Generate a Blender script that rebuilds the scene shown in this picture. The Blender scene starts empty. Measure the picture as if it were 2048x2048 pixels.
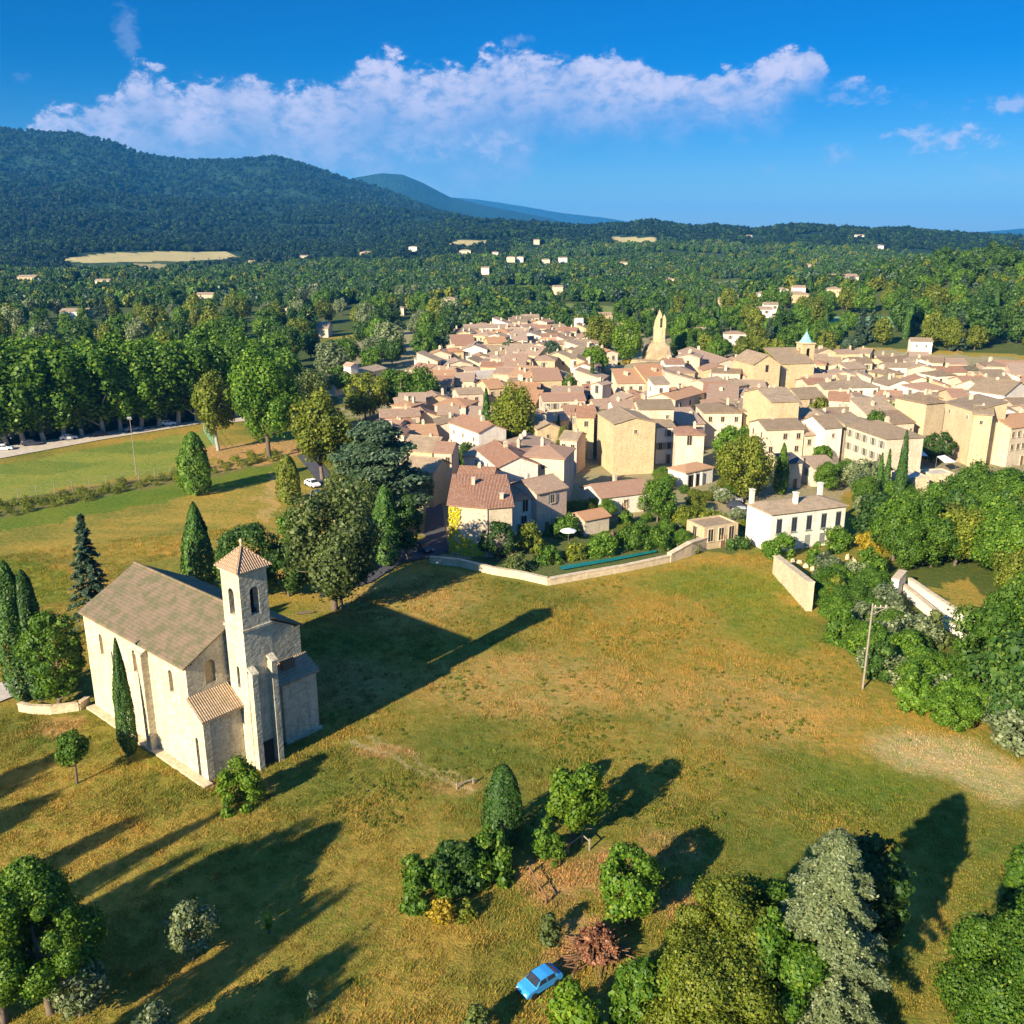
import bpy, bmesh, math, random
import numpy as np
from mathutils import Vector, Matrix
from mathutils.geometry import tessellate_polygon
R_ = math.radians
random.seed(7); rng = np.random.default_rng(11)
SC = bpy.context.scene
COL = SC.collection
# ------------------------------------------------------------------ camera, sky, sun, exposure
F_ = 1024/math.tan(R_(29)); PIT = math.atan(552/F_); CAMH = 50.0
cp, sp = math.cos(PIT), math.sin(PIT)
cam = bpy.data.cameras.new('camera'); camo = bpy.data.objects.new('camera', cam); COL.objects.link(camo)
camo.location = (0, 0, CAMH); camo.rotation_euler = (math.pi/2-PIT, 0, 0)
cam.angle = R_(58); cam.clip_start = .5; cam.clip_end = 60000
SC.camera = camo
SUN_AZ, SUN_EL = 218.5, 24.3       # azimuth clockwise from +y (the view direction)
sun = bpy.data.lights.new('sun', 'SUN'); sun.energy = 4.6; sun.angle = R_(.53); sun.color = (1, .86, .64)
so = bpy.data.objects.new('sun', sun); COL.objects.link(so)
sd = Vector((math.sin(R_(SUN_AZ))*math.cos(R_(SUN_EL)), math.cos(R_(SUN_AZ))*math.cos(R_(SUN_EL)), math.sin(R_(SUN_EL))))
so.rotation_euler = sd.to_track_quat('Z', 'Y').to_euler()
so.location = (0, 0, 800)
vs = SC.view_settings
vs.view_transform = 'Standard'; vs.look = 'None'; vs.exposure = 1.5; vs.gamma = 1; vs.use_curve_mapping = False
SC.cycles.max_bounces = 5; SC.cycles.diffuse_bounces = 2; SC.cycles.glossy_bounces = 2
SC.cycles.transmission_bounces = 2; SC.cycles.volume_bounces = 0; SC.cycles.transparent_max_bounces = 4
SC.cycles.use_denoising = True

def ray(px, py):
    u = (px-1024)/F_; v = (1024-py)/F_
    return (u, cp+v*sp, -sp+v*cp)
def azel(px, py):
    x, y, z = ray(px, py)
    return math.degrees(math.atan2(x, y)), math.degrees(math.atan2(z, math.hypot(x, y)))

class NT:
    def __init__(s, tree): s.t = tree; s.n = tree.nodes; s.l = tree.links
    def add(s, typ, ins=None, **kw):
        n = s.n.new(typ)
        for k, v in kw.items(): setattr(n, k, v)
        for k, v in (ins or {}).items():
            if isinstance(v, bpy.types.NodeSocket): s.l.new(v, n.inputs[k])
            else: n.inputs[k].default_value = v
        return n
    def m(s, op, a, b=0., c=0., clamp=False):
        n = s.add('ShaderNodeMath', {0: a, 1: b, 2: c}, operation=op, use_clamp=clamp); return n.outputs[0]
    def mix(s, f, a, b, mode='MIX'):
        n = s.add('ShaderNodeMix', data_type='RGBA', blend_type=mode)
        for i, v in ((0, f), (6, a), (7, b)):
            if isinstance(v, bpy.types.NodeSocket): s.l.new(v, n.inputs[i])
            else: n.inputs[i].default_value = (*v, 1) if isinstance(v, tuple) and len(v) == 3 else v
        return n.outputs[2]
    def noise(s, vec, scale, detail=3, rough=.55, out=0, dist=0.):
        n = s.add('ShaderNodeTexNoise', {'Scale': scale, 'Detail': detail, 'Roughness': rough, 'Distortion': dist})
        if vec is not None: s.l.new(vec, n.inputs['Vector'])
        return n.outputs[out]
    def rng(s, v, a, b, c=0., d=1.):
        n = s.add('ShaderNodeMapRange', {0: v, 1: a, 2: b, 3: c, 4: d}); return n.outputs[0]
    def sm(s, v, a, b, c=0., d=1.):
        n = s.add('ShaderNodeMapRange', {0: v, 1: a, 2: b, 3: c, 4: d}, interpolation_type='SMOOTHSTEP'); return n.outputs[0]

W = bpy.data.worlds.new('World'); SC.world = W; W.use_nodes = True
t = NT(W.node_tree); t.n.clear()
sky = t.add('ShaderNodeTexSky', sky_type='NISHITA', sun_disc=False)
sky.sun_elevation = R_(SUN_EL); sky.sun_rotation = R_(SUN_AZ); sky.altitude = 200
sky.air_density = 1.0; sky.dust_density = .35; sky.ozone_density = 3.0
gm = t.add('ShaderNodeHueSaturation', {'Saturation': 1.22, 'Value': 1.0, 'Color': sky.outputs[0]})
tc = t.add('ShaderNodeTexCoord')
sx = t.add('ShaderNodeSeparateXYZ', {0: tc.outputs['Generated']})
az = t.m('MULTIPLY', t.m('ARCTAN2', sx.outputs[0], sx.outputs[1]), 57.2958)
el = t.m('MULTIPLY', t.m('ARCSINE', sx.outputs[2]), 57.2958)
tint = t.mix(t.sm(el, -3., 10.), (.36, .43, .58), (.0, .26, .5))
tint = t.mix(t.sm(el, 14., 40.), tint, (.75, 1.1, 1.35))
skyc = t.mix(1.0, gm.outputs[0], tint, 'MULTIPLY')
cv = t.add('ShaderNodeCombineXYZ', {0: az, 1: t.m('MULTIPLY', el, 1.5), 2: 0.}).outputs[0]
def curve1d(pts, lo, hi):      # pts in photograph pixels of 1932: (x, y) -> elevation as a function of azimuth
    n = t.add('ShaderNodeFloatCurve'); c = n.mapping.curves[0]
    P = []
    for x, y in pts:
        a, e = azel(x*1.06, y*1.06); P.append(((a+40)/80, (e-lo)/(hi-lo)))
    P.sort()
    for i, p in enumerate(P):
        if i < 2: c.points[i].location = p
        else: c.points.new(*p)
    for q in c.points: q.handle_type = 'VECTOR'
    n.mapping.update()
    t.l.new(t.m('DIVIDE', t.m('ADD', az, 40.), 80.), n.inputs['Value'])
    return t.m('ADD', t.m('MULTIPLY', n.outputs[0], hi-lo), lo)
top = curve1d([(-400, 330), (20, 262), (60, 235), (100, 195), (150, 180), (215, 165), (245, 128), (300, 130), (335, 175), (400, 135), (490, 132), (550, 165),
               (620, 140), (730, 106), (800, 130), (880, 110), (960, 88), (1060, 96), (1180, 108), (1250, 125), (1350, 122), (1450, 108), (1530, 80), (1552, 92), (1575, 150), (2400, 400)], -5., 25.)
bot = curve1d([(-400, 200), (30, 250), (200, 330), (350, 350), (500, 350), (700, 350), (850, 350), (950, 335), (990, 300), (1020, 245), (1100, 235), (1200, 215),
               (1300, 200), (1400, 190), (1470, 180), (1530, 135), (1560, 118), (1580, 100), (2400, 100)], -5., 25.)
n1 = t.noise(cv, .24, 10, .6, dist=.15); n2 = t.noise(cv, .8, 8, .62, dist=.2); n3 = t.noise(cv, .12, 3, .5)
wig = t.m('ADD', t.m('MULTIPLY', t.m('SUBTRACT', n1, .5), 5.0), t.m('MULTIPLY', t.m('SUBTRACT', n2, .5), 2.0))
dtop = t.m('ADD', t.m('SUBTRACT', top, el), wig)
dbot = t.m('ADD', t.m('SUBTRACT', el, bot), t.m('MULTIPLY', wig, .7))
body = t.m('MULTIPLY', t.sm(dtop, -.1, .7), t.sm(dbot, -2.5, 1.2))
hol = t.sm(n1, .36, .62)
rim = t.m('MULTIPLY', t.sm(dtop, .0, .35), t.sm(dtop, 5.5, .3))
lit = t.m('MULTIPLY', t.m('ADD', t.m('MULTIPLY', rim, .75), t.m('MULTIPLY', hol, .35)), t.sm(n2, .28, .62))
al = t.m('MULTIPLY', body, t.m('ADD', t.m('MULTIPLY', hol, .35), t.m('ADD', t.m('MULTIPLY', rim, .4), .45)), clamp=True)
def puff(x, y, w, h, k):
    a, e = azel(x*1.06, y*1.06); wd = w*1.06/F_*57.3/2; hd = h*1.06/F_*57.3/2
    dx = t.m('DIVIDE', t.m('SUBTRACT', az, a), wd); dy = t.m('DIVIDE', t.m('SUBTRACT', el, e), hd)
    r2 = t.m('ADD', t.m('MULTIPLY', dx, dx), t.m('MULTIPLY', dy, dy))
    v = t.m('ADD', t.m('SUBTRACT', 1., r2), t.m('MULTIPLY', t.m('SUBTRACT', n2, .52), 5.))
    return t.m('MULTIPLY', t.sm(v, .0, 1.3), k)
pf = None
for p in [(1785, 262, 170, 56, .75), (1905, 195, 110, 40, .7), (1585, 290, 70, 34, .5), (240, 60, 50, 90, .35), (1600, 188, 190, 26, .3), (35, 142, 34, 22, .3),
          (985, 80, 90, 30, .4), (930, 275, 150, 66, .75), (800, 280, 200, 66, .6), (640, 285, 190, 66, .6), (480, 250, 220, 80, .5), (300, 225, 240, 90, .5), (740, 240, 180, 60, .5), (1197, 238, 44, 20, .25), (1390, 262, 70, 30, .2), (1455, 320, 30, 16, .3), (1900, 330, 160, 40, .15), (600, 275, 120, 40, .35)]:
    v = puff(*p); pf = v if pf is None else t.m('MAXIMUM', pf, v)
alpha = t.m('MAXIMUM', al, pf)
litc = t.m('MAXIMUM', lit, t.m('MULTIPLY', pf, .9), clamp=True)
# cloud colours are given relative to the sky behind them
cl_dark = t.mix(.6, skyc, (1.5, 2.3, 3.9))
cl_lit = t.mix(.88, cl_dark, (3.6, 3.6, 4.7))
cloud = t.mix(litc, cl_dark, cl_lit)
skyf = t.mix(alpha, skyc, cloud)
bg = t.add('ShaderNodeBackground', {'Color': skyf, 'Strength': .072})
wo = t.add('ShaderNodeOutputWorld', {'Surface': bg.outputs[0]})

# ------------------------------------------------------------------ helpers
def pin(x, y, poly):
    """vectorised point in polygon"""
    x = np.asarray(x, float); y = np.asarray(y, float); ins = np.zeros(x.shape, bool)
    n = len(poly)
    for i in range(n):
        x1, y1 = poly[i]; x2, y2 = poly[(i+1) % n]
        if y1 == y2: continue
        c = ((y1 > y) != (y2 > y)) & (x < (x2-x1)*(y-y1)/(y2-y1)+x1)
        ins ^= c
    return ins
def vnoise(x, y, s, seed=0):
    x = np.asarray(x, float)/s; y = np.asarray(y, float)/s
    xi = np.floor(x).astype(np.int64); yi = np.floor(y).astype(np.int64); fx = x-xi; fy = y-yi
    fx = fx*fx*(3-2*fx); fy = fy*fy*(3-2*fy)
    def h(a, b):
        v = (a*374761393+b*668265263+seed*982451653) & 0xffffffff
        v = ((v ^ (v >> 13))*1274126177) & 0xffffffff
        return ((v ^ (v >> 16)) & 0xffff)/65535.
    return (h(xi, yi)*(1-fx)+h(xi+1, yi)*fx)*(1-fy)+(h(xi, yi+1)*(1-fx)+h(xi+1, yi+1)*fx)*fy
def fbm(x, y, s, o=4, seed=0):
    v = 0; a = .5; tt = 0
    for i in range(o): v = v+a*vnoise(x, y, s/2**i, seed+i*17); tt += a; a *= .5
    return v/tt
def sst(a, b, v):
    q = np.clip((v-a)/(b-a), 0, 1); return q*q*(3-2*q)

RIDGES = []
def ridge(R, foot, pts, spur, seed, back=1.6):
    A = sorted(azel(x*1.06, y*1.06) for x, y in pts)
    RIDGES.append((R, foot, np.array([a for a, e in A]), np.array([e for a, e in A]), spur, seed, back))
ridge(4300, 1500, [(-900, 330), (-300, 262), (0, 242), (60, 250), (150, 255), (200, 268), (260, 290), (350, 304), (420, 303), (520, 296), (580, 311), (650, 338), (700, 352), (760, 372), (820, 395), (900, 428), (980, 452), (3000, 460)], .5, 3)
ridge(3000, 1250, [(-900, 420), (-200, 400), (0, 375), (120, 350), (260, 372), (420, 380), (560, 392), (700, 388), (800, 402), (880, 412), (960, 440), (1100, 452), (3000, 460)], .45, 9)
ridge(7500, 4600, [(-900, 460), (500, 440), (600, 370), (672, 334), (720, 326), (760, 329), (800, 346), (850, 372), (900, 384), (960, 396), (1040, 412), (1120, 440), (1300, 448), (3000, 460)], .35, 5)
ridge(12500, 8500, [(-900, 460), (700, 440), (850, 372), (900, 376), (950, 383), (1010, 393), (1060, 402), (1130, 409), (1190, 419), (1240, 440), (1700, 444), (1860, 437), (1932, 431), (2200, 420), (3000, 430)], .2, 6)
ridge(2350, 900, [(-900, 470), (400, 466), (600, 450), (760, 430), (860, 420), (950, 418), (1040, 428), (1120, 431), (1180, 428), (1230, 421), (1290, 431), (1350, 430), (1420, 435), (1480, 431), (1560, 433), (1620, 437), (1700, 438), (1780, 444), (1932, 452), (3000, 452)], .3, 8, 2.2)

def T(x, y):
    x = np.asarray(x, float); y = np.asarray(y, float)
    r = np.hypot(x, y)+1e-6; a = np.degrees(np.arctan2(x, y))
    z = 9.5*np.exp(-(((x-48)/34)**2+((y-308)/34)**2)*1.3)
    z = z+30*np.exp(-(((x-330)/150)**2+((y-600)/190)**2))
    z = z+15*np.exp(-(((x-110)/45)**2+((y-175)/60)**2))*0
    front = sst(-20, 60, y)
    h = np.zeros_like(r)
    for R, foot, A, E, spur, seed, back in RIDGES:
        e = np.interp(a, A, E)
        H = np.maximum(0, CAMH+R*np.tan(np.radians(e)))
        s = sst(foot, R, r)*.6+.4*np.clip((r-foot)/(R-foot), 0, 1)
        s = np.where(r > R, 1-sst(R, R*back, r), s)
        nz = fbm(x+seed*997, y, R*.16, 4, seed); rd = np.abs(nz-.5)*2
        k = 4*np.clip(s, 0, 1)*(1-np.clip(s, 0, 1))
        h = np.maximum(h, H*s*(1-spur*k*(1-np.sqrt(rd)))*front)
    return z+h+ (fbm(x, y, 120, 3, 4)-.5)*10*sst(450, 1200, r)

_TS = np.geomspace(250, 15500, 1600)
def G(px, py, z=0.):
    """ground point seen at photograph pixel (2048 scale), at height z above the ground"""
    d = ray(px, py)
    if d[2] < 0:
        zz = z
        for _ in range(12):
            tt = (zz-CAMH)/d[2]; x, y = d[0]*tt, d[1]*tt
            if y > 420: break
            zz = z+float(T(x, y))
        else: return x, y
    hit = CAMH+d[2]*_TS-T(d[0]*_TS, d[1]*_TS)-z
    i = np.argmax(hit < 0)
    if hit[i] >= 0: i = len(_TS)-1
    if i == 0: return d[0]*_TS[0], d[1]*_TS[0]
    f = hit[i-1]/(hit[i-1]-hit[i]) if hit[i] < 0 else 0
    tt = _TS[i-1]+(_TS[i]-_TS[i-1])*f
    return float(d[0]*tt), float(d[1]*tt)
def g19(x, y, z=0.): return G(x*1.06, y*1.06, z)
def proj(x, y, z):
    z = z-CAMH; dep = y*cp-z*sp; up = y*sp+z*cp
    return 1024+F_*x/dep, 1024-F_*up/dep
def Zat(x, y, py):
    v = (1024-py)/F_
    return (v*y*cp-y*sp)/(cp+v*sp)+CAMH
def mpp(x, y): return math.hypot(y*cp+CAMH*sp, 0)/F_    # metres per 2048-pixel there

def tag(o, label=None, cat=None, group=None, kind=None):
    if label: o['label'] = label
    if cat: o['category'] = cat
    if group: o['group'] = group
    if kind: o['kind'] = kind
    return o
def empty(name, loc, rz=0., label=None, cat=None, group=None):
    o = bpy.data.objects.new(name, None); COL.objects.link(o); o.location = loc; o.rotation_euler = (0, 0, rz)
    o.empty_display_size = .3
    return tag(o, label, cat, group)
def npmesh(name, co, faces, mat=None, smooth=False):
    """co (n,3), faces (m,k) numpy"""
    me = bpy.data.meshes.new(name); co = np.asarray(co, np.float32); faces = np.asarray(faces, np.int32)
    m, k = faces.shape
    me.vertices.add(len(co)); me.vertices.foreach_set('co', co.ravel())
    me.loops.add(m*k); me.loops.foreach_set('vertex_index', faces.ravel())
    me.polygons.add(m); me.polygons.foreach_set('loop_start', np.arange(0, m*k, k, dtype=np.int32))
    me.update(calc_edges=True)
    if smooth: me.polygons.foreach_set('use_smooth', np.ones(m, bool))
    if mat: me.materials.append(mat)
    me.update()
    return me
class MB:
    """mesh builder: a list of solid shapes -> one mesh"""
    def __init__(s): s.v = []; s.f = []; s.mi = []; s.cur = 0
    def poly(s, pts, faces):
        o = len(s.v); s.v += [tuple(p) for p in pts]
        for f in faces: s.f.append([o+i for i in f]); s.mi.append(s.cur)
        return s
    def box(s, c, d, rz=0., taper=1.):
        cx, cy, cz = c; hx, hy, hz = d[0]/2, d[1]/2, d[2]/2; P = []
        for z, k in ((-hz, 1), (hz, taper)):
            for x, y in ((-hx, -hy), (hx, -hy), (hx, hy), (-hx, hy)):
                x *= k; y *= k; P.append((cx+x*math.cos(rz)-y*math.sin(rz), cy+x*math.sin(rz)+y*math.cos(rz), cz+z))
        return s.poly(P, [(0, 3, 2, 1), (4, 5, 6, 7), (0, 1, 5, 4), (1, 2, 6, 5), (2, 3, 7, 6), (3, 0, 4, 7)])
    def slab(s, pts, th):          # polygon with thickness straight down
        n = len(pts); P = list(pts)+[(x, y, z-th) for x, y, z in pts]
        return s.poly(P, [tuple(range(n)), tuple(range(2*n-1, n-1, -1))]+[(i, n+i, n+(i+1) % n, (i+1) % n) for i in range(n)])
    def prism(s, poly, z0, z1):
        n = len(poly); P = [(x, y, z0) for x, y in poly]+[(x, y, z1) for x, y in poly]
        return s.poly(P, [tuple(range(n-1, -1, -1)), tuple(range(n, 2*n))]+[(i, (i+1) % n, n+(i+1) % n, n+i) for i in range(n)])
    def tube(s, p, r, k=8, cap=True):
        p = [Vector(q) for q in p]; n = len(p); r = r if isinstance(r, (list, tuple)) else [r]*n; V = []
        for i in range(n):
            d = (p[min(i+1, n-1)]-p[max(i-1, 0)]).normalized(); a = d.orthogonal().normalized() if abs(d.z) < .95 else Vector((1, 0, 0)).cross(d).normalized(); b = d.cross(a)
            for j in range(k):
                q = 2*math.pi*j/k; V.append(p[i]+(a*math.cos(q)+b*math.sin(q))*r[i])
        fs = [(i*k+j, i*k+(j+1) % k, (i+1)*k+(j+1) % k, (i+1)*k+j) for i in range(n-1) for j in range(k)]
        if cap: fs += [tuple(range(k-1, -1, -1)), tuple(range((n-1)*k, n*k))]
        return s.poly(V, fs)
    def mesh(s, name, mats, smooth=False):
        me = bpy.data.meshes.new(name); me.from_pydata([tuple(v) for v in s.v], [], s.f)
        for m in (mats if isinstance(mats, (list, tuple)) else [mats]): me.materials.append(m)
        me.polygons.foreach_set('material_index', s.mi)
        if smooth: me.polygons.foreach_set('use_smooth', [True]*len(s.f))
        bm = bmesh.new(); bm.from_mesh(me); bmesh.ops.recalc_face_normals(bm, faces=bm.faces); bm.to_mesh(me); bm.free()
        me.update(); return me
    def obj(s, name, mats, parent=None, smooth=False, loc=None):
        o = bpy.data.objects.new(name, s.mesh(name, mats, smooth)); COL.objects.link(o); o.parent = parent
        if loc: o.location = loc
        return o
def arch(cx, z0, w, h, n=8):
    r = w/2; P = [(cx-r, z0), (cx+r, z0)]
    for i in range(n+1):
        a = math.pi*i/n; P.append((cx+r*math.cos(a), z0+h-r+r*math.sin(a)))
    return P
def rect(cx, z0, w, h): return [(cx-w/2, z0), (cx+w/2, z0), (cx+w/2, z0+h), (cx-w/2, z0+h)]
def panel(mb, o, dx, dn, outer, holes, th):
    """wall panel in the plane through o along dx (horizontal unit) and z; thickness th towards -dn (dn = outward normal)"""
    o = Vector(o); dx = Vector(dx); dn = Vector(dn); loops = [outer]+holes
    pts = [p for L in loops for p in L]; n = len(pts)
    tri = tessellate_polygon([[Vector((x, z, 0)) for x, z in L] for L in loops])
    def P(p, k): return o+dx*p[0]+Vector((0, 0, p[1]))-dn*(th*k)
    V = [P(p, 0) for p in pts]+[P(p, 1) for p in pts]
    fs = [tuple(q) for q in tri]+[tuple(n+i for i in q[::-1]) for q in tri]
    b = 0
    for L in loops:
        m = len(L)
        for i in range(m): j = (i+1) % m; fs.append((b+i, b+j, n+b+j, n+b+i))
        b += m
    mb.poly(V, fs)
def copy_tree(o, parent=None):
    c = o.copy(); COL.objects.link(c); c.parent = parent
    for ch in o.children: copy_tree(ch, c)
    return c

# ------------------------------------------------------------------ materials
def mat(name, build, rough=.85, spec=.25):
    m = bpy.data.materials.new(name); m.use_nodes = True; t = NT(m.node_tree); t.n.clear()
    bs = t.add('ShaderNodeBsdfPrincipled', {'Roughness': rough, 'Specular IOR Level': spec})
    ou = t.add('ShaderNodeOutputMaterial', {'Surface': bs.outputs[0]})
    r = build(t, bs)
    if r is not None: t.l.new(r, bs.inputs['Base Color'])
    return m
def bump(t, bs, h, dist=.05, k=1.):
    b = t.add('ShaderNodeBump', {'Height': h, 'Distance': dist, 'Strength': k}); t.l.new(b.outputs[0], bs.inputs['Normal'])
def objc(t): return t.add('ShaderNodeTexCoord').outputs['Object']
def pos(t): return t.add('ShaderNodeNewGeometry').outputs['Position']
def stone(name, c1, c2, c3, sc=.5, rough=.9, vary=.25, block=False, bd=.05, stain=.62):
    def b(t, bs):
        p = pos(t); n = t.noise(p, sc, 6, .65); n2 = t.noise(p, sc*7, 4, .7)
        c = t.mix(t.sm(n, .35, .65), c1, c2); c = t.mix(t.sm(n2, .5, .72), c, c3)
        sz = t.add('ShaderNodeMapping', {'Vector': p, 'Scale': (1.6, 1.6, .22)})
        st = t.noise(sz.outputs[0], 1.1, 4, .6); c = t.mix(t.sm(st, .46, .74, 0, stain), c, c3)
        oi = t.add('ShaderNodeObjectInfo').outputs['Random']
        c = t.mix(1., c, t.mix(oi, (1-vary, 1-vary, 1-vary*1.1), (1., 1., 1.)), 'MULTIPLY') if vary else c
        h = n2
        if block:
            br = t.add('ShaderNodeTexVoronoi', {'Vector': t.add('ShaderNodeMapping', {'Vector': p, 'Scale': (1, 1, 1.8)}).outputs[0], 'Scale': 1.9})
            c = t.mix(.3, c, t.mix(t.add('ShaderNodeSeparateXYZ', {0: br.outputs['Color']}).outputs[0], c3, c1)); h = t.m('ADD', n2, t.m('MULTIPLY', br.outputs['Distance'], -.8))
        bump(t, bs, h, bd); return c
    return mat(name, b, rough)
def tiles(name, c1, c2, c3, moss=None, mossamt=0.):
    def b(t, bs):
        tc = t.add('ShaderNodeTexCoord').outputs['UV']; p = pos(t)
        sx = t.add('ShaderNodeSeparateXYZ', {0: tc})
        row = t.m('FLOOR', t.m('MULTIPLY', sx.outputs[1], 2.6)); cx = t.m('MULTIPLY', sx.outputs[0], 4.2); colm = t.m('FLOOR', cx)
        wn = t.add('ShaderNodeTexWhiteNoise', {'Vector': t.add('ShaderNodeCombineXYZ', {0: colm, 1: row, 2: 0.}).outputs[0]}, noise_dimensions='3D').outputs['Value']
        n = t.noise(p, .45, 4, .6)
        oi = t.add('ShaderNodeObjectInfo').outputs['Random']
        wr = t.m('ADD', t.m('MULTIPLY', wn, .5), t.m('MULTIPLY', t.noise(p, 3.2, 5, .7), .8))
        c = t.mix(t.m('MULTIPLY', t.m('ADD', wr, n), .55), c1, c2); c = t.mix(t.m('MULTIPLY', t.sm(wr, .62, .95), .7), c, c3); c = t.mix(t.m('MULTIPLY', t.sm(t.noise(p, 1.1, 6, .75), .56, .7), .6), c, tuple(.6*q for q in c1))
        c = t.mix(t.m('MULTIPLY', oi, .6), c, c3)
        if moss:
            c = t.mix(t.m('MULTIPLY', t.sm(t.noise(p, .8, 6, .75), .42, .6), mossamt), c, moss)
        wv = t.m('ABSOLUTE', t.m('SINE', t.m('MULTIPLY', cx, 3.14159)))
        st = t.m('FRACT', t.m('MULTIPLY', sx.outputs[1], 2.6))
        gap = t.m('MULTIPLY', t.sm(wv, 0., .45), t.sm(st, .0, .14)); c = t.mix(t.m('SUBTRACT', 1., gap), c, tuple(.42*q for q in c1))
        bump(t, bs, t.m('ADD', wv, t.m('MULTIPLY', st, -.5)), .09); return c
    return mat(name, b, .85)
def plain(name, c, rough=.6, vary=0., metal=0., sc=3.):
    def b(t, bs):
        bs.inputs['Metallic'].default_value = metal
        n = t.noise(pos(t), sc, 4, .6); k = t.mix(t.rng(n, .3, .7), tuple(q*.78 for q in c), tuple(min(1, q*1.15) for q in c))
        if vary:
            oi = t.add('ShaderNodeObjectInfo').outputs['Random']; k = t.mix(1., k, t.mix(oi, (1-vary,)*3, (1., 1., 1.)), 'MULTIPLY')
        return k
    return mat(name, b, rough)
def leafm(name, c1, c2, c3, trans=.32, vary=.35):
    m = bpy.data.materials.new(name); m.use_nodes = True; t = NT(m.node_tree); t.n.clear()
    g = t.add('ShaderNodeNewGeometry'); rnd = g.outputs['Random Per Island']; n = t.noise(g.outputs['Position'], .28, 3, .6)
    c = t.mix(t.sm(t.m('ADD', t.m('MULTIPLY', rnd, .6), t.m('MULTIPLY', n, .6)), .3, .9), c1, c2); c = t.mix(t.sm(rnd, .8, 1.), c, c3)
    oi = t.add('ShaderNodeObjectInfo').outputs['Random']
    c = t.mix(1., c, t.mix(oi, (1-vary, 1-vary, 1-vary), (1.08, 1.0, .9)), 'MULTIPLY')
    d = t.add('ShaderNodeBsdfPrincipled', {'Base Color': c, 'Roughness': .55, 'Specular IOR Level': .3})
    tr = t.add('ShaderNodeBsdfTranslucent', {'Color': t.mix(1., c, (1.25, 1.3, .55), 'MULTIPLY')})
    mx = t.add('ShaderNodeMixShader', {0: trans, 1: d.outputs[0], 2: tr.outputs[0]})
    t.add('ShaderNodeOutputMaterial', {'Surface': mx.outputs[0]}); return m
M = dict(
 church=stone('church_plaster', (.66, .58, .4), (.52, .45, .3), (.3, .25, .17), .5, vary=0., bd=.08, block=True, stain=.85),
 cream=stone('cream_plaster', (.66, .56, .42), (.58, .47, .33), (.42, .33, .22), .3, vary=.2),
 white=stone('white_plaster', (.74, .69, .6), (.7, .63, .52), (.52, .45, .36), .3, vary=.12),
 ochre=stone('ochre_stone', (.6, .47, .27), (.5, .38, .21), (.36, .27, .16), .4, vary=.15, block=True),
 tan=stone('tan_plaster', (.56, .44, .27), (.5, .38, .23), (.36, .27, .16), .3, vary=.2),
 pink=stone('pink_plaster', (.62, .46, .35), (.56, .4, .3), (.4, .3, .22), .3, vary=.15),
 wall=stone('garden_wall_stone', (.66, .54, .36), (.55, .43, .27), (.36, .28, .18), .8, vary=.05, block=True),
 rock=stone('rock', (.5, .39, .24), (.42, .31, .18), (.25, .2, .12), .5, vary=0., block=True, bd=.3),
 t_old=tiles('old_tiles', (.17, .14, .09), (.23, .19, .12), (.33, .22, .14), (.13, .145, .06), .8),
 t_red=tiles('red_tiles', (.33, .155, .09), (.42, .22, .13), (.5, .34, .23)),
 t_pink=tiles('faded_tiles', (.36, .21, .135), (.45, .29, .19), (.52, .41, .29)),
 t_brown=tiles('brown_tiles', (.25, .155, .09), (.35, .235, .14), (.44, .35, .24), (.22, .19, .11), .5),
 t_tan=tiles('tan_tiles', (.36, .25, .15), (.46, .33, .2), (.56, .43, .29), (.26, .2, .12), .5),
 t_cap=tiles('tower_cap_tiles', (.34, .18, .09), (.42, .26, .15), (.46, .34, .22)),
 t_orange=tiles('orange_tiles', (.48, .2, .08), (.56, .29, .14), (.52, .36, .22)),
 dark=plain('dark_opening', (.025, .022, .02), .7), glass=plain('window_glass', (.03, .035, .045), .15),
 shut=plain('grey_shutter', (.25, .27, .24), .6, .3), wood=plain('wood', (.22, .12, .06), .8, .2), metal=plain('grey_metal', (.3, .3, .3), .45, metal=.6),
 pole=plain('weathered_pole', (.28, .23, .18), .8), asphalt=plain('asphalt', (.075, .075, .082), .9, sc=.6), gravel=plain('pale_gravel', (.5, .43, .34), .95, sc=.8),
 bark=plain('bark', (.16, .12, .09), .9, .3), barkp=plain('pale_bark', (.36, .33, .26), .9, .2),
 teal=plain('green_copper', (.22, .5, .42), .6), whitep=plain('white_paint', (.8, .8, .8), .4), tyre=plain('tyre', (.02, .02, .02), .8),
 carblue=plain('blue_car_paint', (.04, .28, .62), .3, sc=.3), awn=plain('awning_cloth', (.8, .78, .72), .8), orangec=plain('orange_cloth', (.62, .24, .05), .8),
 vine=leafm('yellow_vine', (.5, .5, .02), (.68, .6, .03), (.3, .38, .02)),
)
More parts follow.
